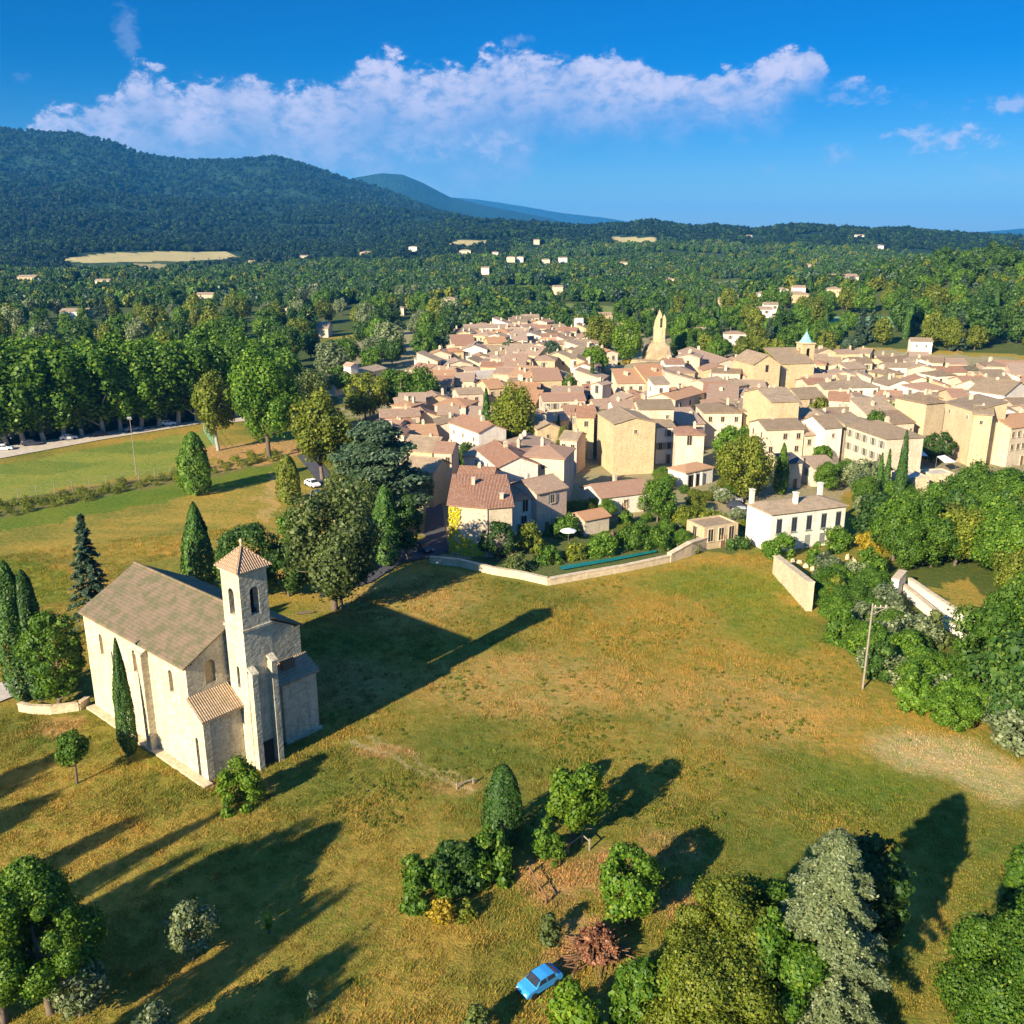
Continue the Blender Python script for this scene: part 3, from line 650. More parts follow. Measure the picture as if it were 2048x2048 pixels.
    HOUSES.append(dict(o=root, px=X, py=Y, wall=wall, roof=roof, rm=roofm, w=w, d=d, h=h, lab=label, nz=nz))
    FOOT.append((cx, cy, math.hypot(w, d)/2, w, d, ang))
    return root
E5 = lambda x, y: c_('5', x, y)
def H(tag_, x1, y1, x2, y2, *a, **k): return house(c_(tag_, x1, y1), c_(tag_, x2, y2), *a, **k)
# --- landmarks and hand placed houses (eave corners read from the photograph)
H('5', 305, 960, 622, 948, 11.3, 13, 'gy', 'ochre', 't_tan', 15, win=(1, 1), lwin=0, chim=0, wm=2, door=False, label='tall blank ochre stone house with gabled front in the village centre')
H('5', 303, 835, 460, 832, 11.5, 7, 'gx', 'white', 't_pink', win=(2, 1), label='white house behind the tall ochre gable, low faded roof')
H('5', 500, 845, 765, 842, 12, 8.5, 'gx', 'cream', 't_brown', win=(3, 2), label='cream house with three small high windows behind the ochre gable')
H('5', 612, 655, 728, 652, 12.5, 6, 'shed', 'white', 't_tan', 10, win=(1, 1), wm=0, lwin=1, chim=0, name='house', label='narrow white tower-like house with one dark window below the ruined belfry')
H('5', 775, 780, 1000, 712, 9, 8, 'gx', 'cream', 't_orange', win=(3, 2), label='cream house with orange roof beside the shaded street below the belfry')
H('5', 780, 1040, 1000, 1045, 9.3, 7.5, 'hip', 'cream', 't_red', win=(1, 1), wm=3, lwin=1, label='tall cream house with red hipped roof and open loggia window')
H('5', 632, 985, 768, 978, 8.5, 8, 'gx', 'white', 't_brown', win=(2, 2), label='pale house squeezed between the ochre gable and the loggia house')
H('5', 1000, 872, 1292, 872, 8.6, 11, 'hip', 'cream', 't_brown', win=(3, 2), label='wide cream house with brown hipped roof above the leafy garden tree')
H('5', 1305, 860, 1540, 862, 8.6, 11, 'hip', 'cream', 't_brown', win=(2, 2), label='cream house with pointed brown roof left of the parish church')
H('5', 1480, 1005, 1772, 995, 8.6, 9, 'gx', 'cream', 't_brown', win=(3, 2), lwin=2, label='broad cream house with brown roof and two rows of small windows')
H('5', 1320, 600, 1505, 600, 8, 7, 'gx', 'pink', 't_red', win=(3, 1))
H('5', 1735, 765, 1925, 755, 7.5, 9, 'gx', 'tan', 't_brown', 24, win=(1, 1), wm=3, label='tan house with steep brown roof and one dark doorway before the parish church')
H('5', 795, 482, 1092, 480, 6.5, 8, 'gx', 'pink', 't_pink', win=(4, 1), zg=5)
H('5', 1150, 495, 1262, 498, 7, 7, 'gx', 'cream', 't_red', win=(2, 1))
H('5', 1030, 598, 1182, 556, 8, 7, 'gx', 'pink', 't_pink', win=(2, 1))
H('5', 1190, 690, 1330, 660, 8, 8, 'gx', 'cream', 't_tan')
H('5', 20, 905, 148, 905, 10, 7, 'gx', 'ochre', 't_red', 26, win=(1, 1), label='ochre house with steep red roof left of the tall ochre gable')
H('5', 150, 930, 300, 958, 8, 8, 'shed', 'cream', 't_orange', win=(1, 1), chim=0, label='cream house with sloping orange lean-to roof beside the tall ochre gable')
H('5', 122, 655, 212, 665, 10, 5, 'gy', 'cream', 't_pink', win=(1, 1), wm=3, label='slender cream house with arched window beside a thin cypress')
H('5', 250, 590, 340, 570, 6, 9, 'gx', 'cream', 't_pink')
H('5', 330, 660, 470, 600, 6, 7, 'gx', 'pink', 't_red')
H('5', 480, 620, 600, 610, 7, 7, 'gx', 'cream', 't_pink')
H('5', 715, 600, 830, 640, 7, 6, 'gx', 'cream', 't_red')
H('4', 145, 0, 146, 0, 1, 1, 'flat') if 0 else None
H('5', 200, 1530, 600, 1482, 3.6, 8, 'gx', 'white', 't_red', 20, win=(3, 1), label='long low house with bright red roof behind the garden wall')
H('5', 75, 1705, 265, 1668, 2.8, 4.5, 'gx', 'cream', 't_orange', 18, win=(0, 0), chim=0, lwin=0, name='garden_shed', cat='shed', label='small garden shed with orange tiled roof among the shrubs')
H('5', 1000, 1775, 1262, 1735, 3.6, 5, 'flat', 'tan', 't_tan', win=(3, 1), wm=3, chim=0, name='outbuilding', cat='outbuilding', label='low flat tan outbuilding with pale doors at the meadow edge')
# porch house
po = H('5', 855, 1335, 1068, 1292, 3.3, 5, 'hip', 'white', 't_orange', 20, win=(0, 0), lwin=0, chim=0, label='small white house with orange hipped roof and dark open porch', door=False)
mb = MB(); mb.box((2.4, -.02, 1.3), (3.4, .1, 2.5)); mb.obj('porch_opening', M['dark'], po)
mb = MB(); [mb.box((x, -.25, 1.35), (.35, .35, 2.9)) for x in (.3, 2.6, 4.6)]; mb.obj('porch_pillar', M['white'], po)
# villa
V1 = G(*c_('1', 430, 236), 6.6); V2 = G(*c_('1', 872, 182), 6.6)
vil = house(V1, V2, 6.6, 6.8, 'hip', 'white', 't_tan', 17, win=(0, 0), lwin=0, chim=0, px=False, door=False, name='villa', cat='villa', label='large white villa with five tall grey shuttered windows and brown hipped roof')
vw = math.hypot(V2[0]-V1[0], V2[1]-V1[1])
for i in range(5):
    x = vw*(.1+.2*i); f = MB(); f.box((0, -.03, 1.25), (1.0, .1, 2.6)); f.box((0, -.07, -.1), (1.3, .22, .12)); fo = f.obj('window', M['shut'], vil, loc=(x, 0, 3.2))
    p = MB()
    for sx in (-.24, .24): p.box((sx, -.1, 1.25), (.4, .04, 2.3))
    p.obj('pane', M['glass'], fo)
    f = MB(); f.box((0, -.03, .95), (1.0, .1, 1.9)); fo = f.obj('window', M['shut'], vil, loc=(x, 0, .4)); 
for x, y in ((vw*.4, 2.0), (vw*.93, 5.6), (vw*.02, 6.2)):
    c = MB(); c.box((x, y, 7.9), (.6, .7, 2.6)); c.box((x, y, 9.25), (.8, .9, .15)); c.obj('chimney', M['white'], vil)
# house with the yellow creeper: bent facade
def creeper_house():
    pts = [G(*c_('4', 572, 1192), 8.4), G(*c_('4', 870, 1218), 8.4), G(*c_('4', 1060, 1202), 8.4)]
    a, b, c = [Vector((*p, 0)) for p in pts]; r1 = c+Vector((-1.2, 9.5, 0)); r2 = a+Vector((.3, 9, 0))
    root = empty('house', a, 0, 'cream house with bent front, yellow creeper and broad faded red roof by the meadow wall', 'house', 'houses of the village')
    L = [p-a for p in (a, b, c, r1, r2)]; mb = MB()
    hz = [8.4, 8.4, 8.4, 10.9, 10.9]
    P = [(p.x, p.y, -1.5) for p in L]+[(p.x, p.y, z) for p, z in zip(L, hz)]
    mb.poly(P, [(4, 3, 2, 1, 0), (5, 6, 9), (6, 7, 8, 9)]+[(i, (i+1) % 5, 5+(i+1) % 5, 5+i) for i in range(5)]); mb.obj('wall', M['cream'], root)
    e = [Vector((p.x, p.y, z)) for p, z in zip(L, hz)]; e[0] += Vector((-.4, -.4, .1)); e[1] += Vector((0, -.45, .1)); e[2] += Vector((.4, -.4, .1)); e[3] += Vector((.3, .2, .25)); e[4] += Vector((-.3, .2, .25))
    rb = MB(); rb.slab([e[0], e[1], e[4]], .2); rb.slab([e[1], e[2], e[3], e[4]], .2); o = rb.obj('roof', M['t_red'], root); uvroof(o)
    for q, hgt in ((.35, 1.6), (.8, 1.1)):
        cb = MB(); p = e[4].lerp(e[2], q); cb.box((p.x, p.y, p.z+.4), (.6, .7, hgt)); cb.box((p.x, p.y, p.z+.45+hgt/2), (.75, .85, .1)); cb.obj('chimney', M['pink'], root)
    mb = MB(); mb.tube([(L[1].x, L[1].y-.08, 0), (L[1].x, L[1].y-.08, 8.3)], .07, 6); mb.obj('drainpipe', M['metal'], root)
    n = 2600; R = np.random.default_rng(5); d = (b-a); ln = d.length; d = d/ln; nn = Vector((d.y, -d.x, 0))
    tt = R.random(n); hh = R.random(n)
    keep = (hh < .98-.0*tt) & ((tt < .30) | ((tt > .32) & (tt < .62) & (hh < .38)) | ((tt >= .62) & (tt < .92) & (hh < .26)))
    keep &= fbm(tt*9, hh*9, 1.5, 3, 4) > .36
    tt, hh = tt[keep], hh[keep]; m_ = len(tt)
    base = np.stack([d.x*ln*tt+nn.x*.12, d.y*ln*tt+nn.y*.12, hh*8.2], -1)+np.array([nn.x, nn.y, 0])*R.random((m_, 1))*.25
    leaf = quads(base, np.tile([nn.x, nn.y, .2], (m_, 1))+R.normal(0, .5, (m_, 3)), .26, R); me = npmesh('creeper', *leaf, M['vine'])
    o = bpy.data.objects.new('creeper', me); COL.objects.link(o); o.parent = root
    cx, cy = (a.x+c.x)/2, (a.y+c.y)/2+4.5; X, Y = proj(cx, cy, 5); HOUSES.append(dict(o=root, px=X, py=Y, lab='x')); FOOT.append((cx, cy, 7.5, 13, 9, 0))
def quads(c, n, size, R, aspect=1., up=0.):
    """leaf quads: centres c (m,3), normals n (m,3)"""
    m = len(c); n = n/np.maximum(1e-6, np.linalg.norm(n, axis=1, keepdims=True))
    t = R.normal(0, 1, (m, 3)); 
    if up: t = t*(1-up)+np.array([0, 0, 1.])*up*2
    t = t-n*(t*n).sum(1, keepdims=True); t /= np.maximum(1e-6, np.linalg.norm(t, axis=1, keepdims=True)); b = np.cross(n, t)
    s = (size*(.4+1.1*R.random((m, 1)))) if np.isscalar(size) else size[:, None]
    u_ = t*s*.5*aspect; v_ = b*s*.5/max(1, aspect**.5); w = n*s*.12
    co = np.stack([c-u_-v_*.55, c-v_+u_*.2+w, c+u_+v_*.1, c+v_-u_*.1+w], 1).reshape(-1, 3)
    return co, np.arange(m*4).reshape(m, 4)
creeper_house()
H('4', 1148, 822, 1462, 842, 10.8, 9, 'hip', 'cream', 't_red', 20, win=(1, 1), lwin=0, wm=2, label='tall cream house with red hipped roof, plain front wall behind the creeper house')
H('4', 1250, 1112, 1482, 1062, 7.6, 8, 'gx', 'pink', 't_pink', 20, win=(1, 1), lwin=1, label='pinkish house with faded roof right behind the creeper house')
H('4', 1066, 1165, 1248, 1140, 6.5, 5, 'shed', 'white', 't_pink', 14, win=(1, 2), wm=3, label='white house in shade with big glazed door right of the creeper house')
H('4', 630, 1010, 900, 1020, 9.5, 8, 'gx', 'pink', 't_red', 20, win=(2, 1), label='pinkish house with red roof directly above the creeper house')
H('4', 790, 770, 955, 905, 10, 7.5, 'gx', 'white', 't_red', 22, win=(1, 1), lwin=0, label='white house with tall bare side wall turned to the sun')
H('4', 880, 800, 1120, 820, 9, 8, 'hip', 'tan', 't_red', 22, win=(2, 1), label='tan house with pointed red roof between white wall and cream house')
H('4', 200, 770, 440, 790, 6.5, 10, 'gx', 'tan', 't_tan', 22, win=(2, 1), label='tan house with broad sandy roof right of the cedar')
H('4', 225, 930, 450, 950, 7, 8, 'gx', 'tan', 't_tan', 24, win=(1, 1), chim=0, label='tan house with sandy roof lowest beside the cedar')
H('4', 455, 790, 590, 795, 8, 7, 'gx', 'pink', 't_red', 20)
H('4', 80, 600, 158, 608, 7, 7, 'gx', 'white', 't_red', 20, win=(1, 1), label='little white house with red roof farthest left by the cedar')
H('4', 170, 620, 330, 600, 6.5, 8, 'gx', 'pink', 't_red', 20)
H('4', 575, 560, 800, 640, 9, 7, 'gx', 'white', 't_red', 22, win=(3, 2), label='white house with two rows of dark windows left of the thin cypress')
H('4', 485, 500, 640, 500, 8.5, 8, 'gx', 'tan', 't_pink', 22)
H('4', 1255, 612, 1430, 600, 8, 8, 'gy', 'ochre', 't_tan', 22, win=(1, 1), wm=2, label='ochre gabled house with pale roof edge right of the big garden tree')
H('4', 1430, 690, 1560, 700, 7.5, 7, 'gx', 'pink', 't_tan')
H('4', 1300, 395, 1625, 388, 8, 8, 'gx', 'pink', 't_red', 18, win=(5, 1), label='long pinkish house with red roof behind the ochre gables')
H('4', 1530, 500, 1670, 500, 9, 7, 'hip', 'tan', 't_red', 26)
H('4', 450, 262, 600, 262, 8, 9, 'gx', 'cream', 't_red', 20); H('4', 610, 240, 760, 240, 8, 9, 'gx', 'cream', 't_pink', 20, win=(3, 1))
H('4', 270, 150, 400, 165, 7, 9, 'gx', 'cream', 't_red', 20); H('4', 410, 175, 560, 190, 7, 9, 'gx', 'pink', 't_pink', 20)
H('4', 775, 210, 1050, 170, 7.5, 9, 'flat', 'white', 'gravel', win=(5, 1), chim=0, label='long pale flat roofed house with shaded front in the upper village')
H('4', 510, 300, 850, 300, 6, 6, 'flat', 'cream', 'asphalt', win=(4, 1), chim=0, label='cream house with curved dark grey terrace left of the thin cypress')
H('4', 880, 300, 1000, 290, 8, 9, 'gx', 'tan', 't_orange', 22)
H('8', 110, 140, 440, 136, 8.5, 9, 'gx', 'white', 't_pink', 14, win=(8, 2), label='long white building with rows of windows and pink roof at the far village edge')
H('8', 520, 205, 702, 205, 8, 12, 'gy', 'white', 't_pink', 18, win=(2, 1), label='white gabled hall beside the long white building')
H('8', 560, 60, 690, 58, 7, 9, 'gx', 'cream', 't_tan', 16, win=(3, 1)); H('8', 960, 75, 1030, 75, 9, 6, 'flat', 'white', 'gravel', win=(1, 1), chim=0, label='small white cube-like tower house at the far village edge')
H('8', 800, 185, 960, 170, 5.5, 8, 'gx', 'white', 't_pink'); H('8', 790, 140, 900, 135, 6, 8, 'gx', 'cream', 't_tan')
H('6', 235, 858, 372, 848, 7, 6, 'gx', 'cream', 't_pink', 20); H('6', 385, 802, 522, 790, 9, 8.5, 'gx', 'white', 't_brown', 24, win=(1, 1), wm=2, label='white house with steep brown roof in front of the parish church')
H('6', 560, 780, 862, 884, 9.2, 9, 'hip', 'cream', 't_brown', 22, win=(5, 2), lwin=0, wm=1, label='large cream corner house with huge brown hipped roof and shuttered windows')
H('6', 545, 775, 690, 752, 9.2, 8, 'gx', 'cream', 't_brown', 20)
H('6', 378, 496, 562, 492, 9, 7, 'gx', 'cream', 't_brown', 18, win=(2, 2)); H('6', 598, 486, 802, 480, 8.6, 11, 'hip', 'white', 't_brown', 22, win=(4, 2), label='white house with brown hipped roof right of the parish church')
H('6', 852, 386, 1002, 378, 7.6, 8, 'hip', 'ochre', 't_brown', 20, win=(1, 1), wm=3, label='ochre yellow house with one tall dark doorway')
H('6', 1178, 612, 1325, 598, 10.5, 10, 'hip', 'tan', 't_brown', 22, win=(1, 1), lwin=0, wm=2, label='tall tan house with brown hipped roof at the corner of the high wall')
H('6', 1328, 600, 1540, 664, 12.5, 8, 'shed', 'tan', 't_brown', 12, win=(3, 1), wm=2, chim=1, door=False, label='long tan house with high bare wall above the terrace garden')
H('6', 1542, 690, 1690, 700, 12, 9, 'gx', 'tan', 't_tan', 14, win=(1, 1), wm=2, door=False, label='tan house with tall blank wall next to the orange roof')
H('6', 1692, 705, 1765, 700, 11, 7, 'flat', 'tan', 'gravel', win=(1, 2), chim=0)
H('6', 1835, 800, 2060, 770, 9, 9, 'gx', 'cream', 't_orange', 20, win=(5, 2), wm=0, label='cream house with bright orange roof and rows of windows at the right edge')
H('6', 1470, 450, 1655, 445, 7.5, 8, 'gx', 'cream', 't_red', 18); H('6', 1620, 500, 1790, 480, 8, 9, 'gx', 'cream', 't_brown', 24)
H('6', 1780, 545, 1990, 510, 9, 10, 'gy', 'white', 't_brown', 24, win=(2, 1), label='white gabled house with steep brown roof near the right edge')
H('6', 1200, 362, 1590, 352, 6.5, 8, 'gx', 'white', 't_old', 12, win=(7, 1), label='very long low white building with grey roof at the back of the village')
H('6', 860, 300, 1100, 282, 7, 9, 'gx', 'tan', 't_brown', 16); H('6', 570, 345, 700, 335, 7.5, 9, 'gx', 'cream', 't_tan', 18); H('6', 1600, 400, 1830, 385, 6.5, 7, 'gx', 'tan', 't_tan', 12)
H('6', 1020, 560, 1170, 600, 9, 7, 'gx', 'tan', 't_brown', 18); H('6', 1380, 560, 1500, 560, 11, 8, 'gx', 'tan', 't_red', 18)
ru = H('6', 1022, 1200, 1200, 1190, 5, 6, 'flat', 'wall', 'gravel', win=(1, 1), chim=0, name='ruined_building', cat='ruin', label='roofless stone ruin standing in the trees right of the villa'); H('6', 1215, 1170, 1392, 1160, 4.4, 4, 'flat', 'wall', 'gravel', win=(1, 1), chim=0, name='garden_terrace', cat='terrace', label='pinkish stone terrace block beside the roofless ruin')
H('6', 95, 1075, 215, 1065, 5.5, 4.5, 'shed', 'cream', 'asphalt', 12, win=(1, 1), chim=0, label='narrow white house with blue-grey roof right of the garden cypress')
H('5', 1760, 1100, 1800, 1095, 3, 3, 'flat', 'cream', 'gravel', win=(0, 0), chim=0, label='tiny cream flat roofed annex behind the narrow white house')
H('6', 300, 1110, 480, 1100, 4, 5, 'shed', 'cream', 't_pink', 14, win=(1, 1), chim=0)
# far roofs left
H('0', 1695, 710, 1810, 710, 4.5, 12, 'gx', 'cream', 't_pink', 25, win=(1, 1), chim=0, label='pink roofed house alone among trees left of the village')
H('0', 1575, 600, 1735, 605, 4, 8, 'gx', 'cream', 't_tan', 14, win=(2, 1), label='low cream house among trees left of the village, farther back')
H('2', 190, 1000, 480, 930, 5, 9, 'gx', 'cream', 't_tan', 14, win=(2, 1), label='cream barn with pale tan roof behind the tall left trees'); H('2', 280, 920, 320, 915, 8, 4, 'gy', 'white', 't_pink', 30, win=(0, 0), chim=0, label='small white pointed gable rising over the tan barn')
# parish church
def parish():
    zc = 0
    root = H('5', 1520, 790, 1735, 782, 13, 15, 'gx', 'ochre', 't_tan', 14, win=(0, 0), lwin=0, chim=0, door=False, name='parish_church', cat='church', label='large ochre parish church with bell tower and pale green pointed spire')
    w = FOOT[-1][3]
    a = G(*c_('5', 1520, 790), 13); ang = root.rotation_euler.z
    def loc(px, py, z):
        q = G(px, py, z); v = Vector((q[0]-a[0], q[1]-a[1], 0)); v.rotate(Matrix.Rotation(-ang, 3, 'Z')); return v
    b1 = loc(*c_('5', 1765, 318), 18.5); b2 = loc(*c_('5', 1860, 318), 18.5); s = (b2-b1).length*.85; mb = MB(); q = .5
    H_ = 18.5
    for o_, dx, dn in (((b1.x, b1.y, 0), (1, 0, 0), (0, -1, 0)), ((b1.x, b1.y+s, 0), (1, 0, 0), (0, 1, 0))):
        panel(mb, o_, dx, dn, [(0, 0), (s, 0), (s, H_), (0, H_)], [arch(s/2, 13.3, s*.32, 3.9)], q)
    for o_, dn in (((b1.x, b1.y+q+.001, 0), (-1, 0, 0)), ((b1.x+s, b1.y+q+.001, 0), (1, 0, 0))):
        panel(mb, o_, (0, 1, 0), dn, [(0, 0), (s-2*q, 0), (s-2*q, H_), (0, H_)], [arch(s/2-q, 13.3, s*.32, 3.9)], q)
    mb.box((b1.x+s/2, b1.y+s/2, H_+.1), (s+.5, s+.5, .4)); tw = mb.obj('bell_tower', M['ochre'], root)
    mb = MB(); c = Vector((b1.x+s/2, b1.y+s/2, 0)); g = s/2+.05; Q = [(c.x+math.cos(math.pi/4*i+math.pi/8)*g*1.05, c.y+math.sin(math.pi/4*i+math.pi/8)*g*1.05, H_+.31) for i in range(8)]
    Q2 = [(c.x+(x-c.x)*.62, c.y+(y-c.y)*.62, H_+1.4) for x, y, z in Q]
    mb.poly(Q+Q2+[(c.x, c.y, H_+3.7)], [(i, (i+1) % 8, 8+(i+1) % 8, 8+i) for i in range(8)]+[(8+i, 8+(i+1) % 8, 16) for i in range(8)]); mb.tube([(c.x, c.y, H_+3.6), (c.x, c.y, H_+4.4)], .07, 5); mb.obj('spire', M['teal'], tw)
    # higher nave block behind
    mb = MB(); n1 = loc(*c_('5', 1385, 470), 14); n2 = loc(*c_('5', 1560, 462), 14); ww = (n2-n1).length; x0, y0 = n1.x, n1.y
    prof = [(x0, 0), (x0+ww, 0), (x0+ww, 14), (x0+ww/2, 16.6), (x0, 14)]
    mb.poly([(x, y, z) for y in (y0, y0+14) for x, z in prof], [(0, 1, 2, 3, 4), (9, 8, 7, 6, 5)]+[(i, 5+i, 5+(i+1) % 5, (i+1) % 5) for i in range(5)]); mb.obj('chapel_wall', M['ochre'], root)
    mb = MB(); mb.slab([(x0-.3, y0-.3, 14.1), (x0+ww/2, y0-.3, 16.85), (x0+ww/2, y0+14, 16.85), (x0-.3, y0+14, 14.1)], .2); mb.slab([(x0+ww/2, y0-.3, 16.85), (x0+ww+.3, y0-.3, 14.1), (x0+ww+.3, y0+14, 14.1), (x0+ww/2, y0+14, 16.85)], .2); o = mb.obj('roof', M['t_tan'], root); uvroof(o)
    mb = MB(); mb.box((x0+ww/2, y0-.03, 12.8), (.9, .08, 2)); mb.obj('window', M['dark'], root)
    n1 = loc(*c_('5', 1600, 470), 13.5); n2 = loc(*c_('5', 1755, 440), 13.5)
    mb = MB(); mb.prism([(n1.x, n1.y), (n2.x, n1.y), (n2.x, n1.y+12), (n1.x, n1.y+12)], 0, 13.4); mb.obj('side_wall', M['ochre'], root)
    mb = MB(); mb.slab([(n1.x-.3, n1.y-.3, 13.7), (n2.x+.2, n1.y-.3, 13.7), (n2.x+.2, n1.y+12, 17), (n1.x-.3, n1.y+12, 17)], .2); o = mb.obj('side_roof', M['t_tan'], root); uvroof(o)
parish()
# ruined belfry on its mound
def rough(mb, pts, z0, z1, k, seed, shr=.9, n=24, lv=7, dome=False):
    R = np.random.default_rng(seed); V = []
    for j in range(lv+1):
        f = j/lv; sc = 1-(1-shr)*f
        if dome: sc = math.sqrt(max(.0, 1-f**5*.8))
        for i in range(n):
            a = 2*math.pi*i/n; ca, sa = math.cos(a), math.sin(a); m_ = 1/max(abs(ca), abs(sa))**.7
            r = m_*sc*(1+R.normal(0, k)); V.append((pts[0]+ca*pts[2]*r, pts[1]+sa*pts[3]*r, z0+(z1-z0)*f+R.normal(0, k*2)*(0 < j)))
    mb.poly(V, [(j*n+i, j*n+(i+1) % n, (j+1)*n+(i+1) % n, (j+1)*n+i) for j in range(lv) for i in range(n)]+[tuple(lv*n+i for i in range(n))])
def belfry():
    bx, by = G(*c_('5', 632, 500), 0); z = float(T(bx, by)); k = mpp(bx, by)*500/1932
    zz = lambda cy: Zat(bx, by, c_('5', 0, cy)[1])-z
    root = empty('ruined_belfry', (bx, by, z), 0, 'ruined ochre stone belfry with twin pinnacles on its rocky mound', 'belfry')
    mb = MB(); rough(mb, (0, 0, 112*k, 95*k), -4, zz(318), .035, 3, dome=True); mb.obj('base', M['rock'], root)
    mb = MB(); rough(mb, (8*k, 0, 46*k, 44*k), zz(360), zz(215), .02, 4, .92, lv=4); mb.obj('tower', M['ochre'], root)
    z1 = zz(225); mb = MB()
    panel(mb, (-38*k, -1.3, 0), (1, 0, 0), (0, -1, 0), [(0, z1), (92*k, z1), (90*k, zz(150)), (78*k, zz(112)), (62*k, zz(140)), (52*k, zz(100)), (40*k, zz(75)), (30*k, zz(110)), (10*k, zz(160))], [arch(56*k, zz(212), 22*k, 78*k*.95)], 1.9); mb.obj('pinnacle_wall', M['ochre'], root)
    # rock outcrop below
    rx, ry = bx, by-7; r2 = empty('rock_outcrop', (rx, ry, float(T(rx, ry))), 0, 'bare rocky outcrop carrying the ruined belfry', 'rock'); mb = MB(); rough(mb, (0, 0, 14, 7), -4, 2.6, .1, 8, .7, n=40, lv=6); mb.obj('rock_face', M['rock'], r2)
    FOOT.append((bx, by-3, 9, 14, 14, 0))
belfry()
# --- the rest of the village, filled between the hand placed houses
TOWN = [c_('p', x, y) for x, y in [(712, 800), (770, 690), (850, 660), (860, 618), (1000, 600), (1130, 625), (1150, 690), (1290, 668), (1400, 690), (1560, 670), (1700, 672), (1960, 690), (1960, 845), (1720, 835), (1600, 850), (1450, 840), (1340, 800), (1260, 850), (1190, 860), (1120, 900), (1000, 930), (860, 960), (790, 900), (740, 840)]]
TW = [G(x, y, 7) for x, y in TOWN]
def overlaps(x, y, r, slack=.62):
    for fx, fy, fr, w, d, a in FOOT:
        if math.hypot(x-fx, y-fy) < slack*(fr+r): return True
    return False
xs = [p[0] for p in TW]; ys = [p[1] for p in TW]; rf = random.Random(21)
nofill = [(G(*c_('4', 1040, 620), 0), 9), (G(*c_('4', 360, 470), 0), 16), (G(*c_('5', 1260, 1330), 0), 9), (G(*c_('5', 930, 880), 0), 4), (G(*c_('8', 1150, 300), 0), 10), (G(*c_('8', 960, 400), 0), 6), (G(*c_('6', 1250, 930), 0), 10), (G(*c_('6', 500, 250), 0), 7)]
yy = min(ys)
while yy < max(ys):
    xx = min(xs)
    while xx < max(xs):
        x = xx+rf.uniform(-2, 2); y = yy+rf.uniform(-2, 2); xx += 7.6
        w = rf.uniform(5.5, 10); d = rf.uniform(6.5, 9.5); r = math.hypot(w, d)/2
        X_, Y_ = proj(x, y, 7)
        if Y_ > (845 if X_ > 1150 else 905): continue
        if not pin(x, y, TW) or overlaps(x, y, r) or any(math.hypot(x-q[0], y-q[1]) < rr for q, rr in nofill): continue
        ang = R_(rf.choice((-18, -8, 4, 12, 70, 82))+rf.uniform(-6, 6)+(fbm(x, y, 60, 2, 3)-.5)*40)
        right = proj(x, y, 7)[0] > 1640
        h = rf.uniform(5.5, 8.8)
        a = (x-math.cos(ang)*w/2+math.sin(ang)*d/2, y-math.sin(ang)*w/2-math.cos(ang)*d/2); b = (a[0]+math.cos(ang)*w, a[1]+math.sin(ang)*w)
        house(a, b, h, d, rf.choice(('gx', 'gx', 'gy', 'hip', 'shed')), rf.choice(('cream', 'cream', 'tan', 'white', 'pink', 'ochre')), rf.choice(('t_brown', 't_brown', 't_tan', 't_pink', 't_red')) if right else rf.choice(('t_pink', 't_red', 't_pink', 't_tan', 't_orange', 't_brown')), rf.uniform(14, 22), win=(rf.choice((1, 2, 2, 3)), rf.choice((1, 2))), px=False, chim=rf.choice((0, 1, 1, 2)), door=False)
    yy += 7.8
NV = len(HOUSES)
# --- scattered houses out in the plain
far = [('0', 95, 440, 185, 440), ('0', 525, 460, 600, 455), ('0', 1085, 540, 1160, 535), ('0', 730, 665, 790, 660), ('0', 1350, 500, 1400, 500), ('0', 1725, 485, 1770, 485), ('0', 1370, 350, 1400, 350), ('0', 330, 620, 440, 625), ('2', 505, 600, 565, 600), ('2', 1290, 230, 1320, 230), ('2', 1400, 495, 1450, 497),
       ('2', 880, 290, 940, 290), ('2', 1060, 300, 1090, 300), ('2', 1140, 325, 1180, 325), ('2', 1200, 325, 1230, 325), ('2', 1000, 390, 1040, 390), ('2', 1340, 340, 1380, 340), ('2', 780, 550, 850, 552), ('2', 1880, 620, 1940, 615), ('2', 1750, 720, 1810, 720), ('2', 1700, 700, 1760, 700), ('2', 0, 320, 30, 320), ('2', 330, 300, 400, 300),
       ('3', 270, 545, 330, 545), ('3', 330, 520, 390, 515), ('3', 400, 495, 450, 490), ('3', 380, 570, 430, 570), ('3', 515, 575, 590, 560), ('3', 590, 550, 650, 545), ('3', 560, 490, 620, 485), ('3', 650, 470, 700, 465), ('3', 690, 500, 760, 480), ('3', 740, 460, 790, 455), ('3', 215, 680, 270, 680), ('3', 390, 700, 490, 695), ('3', 570, 640, 640, 635), ('3', 935, 410, 1010, 405), ('3', 915, 470, 950, 465), ('3', 500, 190, 530, 190), ('3', 1065, 190, 1100, 188), ('3', 1150, 245, 1190, 240), ('3', 1565, 305, 1600, 305), ('3', 1370, 310, 1400, 310), ('3', 800, 345, 830, 345), ('3', 1350, 740, 1400, 735), ('3', 70, 420, 110, 420), ('3', 1440, 330, 1470, 330), ('2', 600, 270, 640, 268), ('2', 1650, 640, 1700, 640), ('3', 650, 620, 700, 630), ('3', 470, 440, 520, 440), ('2', 1430, 330, 1470, 330), ('2', 1770, 360, 1800, 355)]
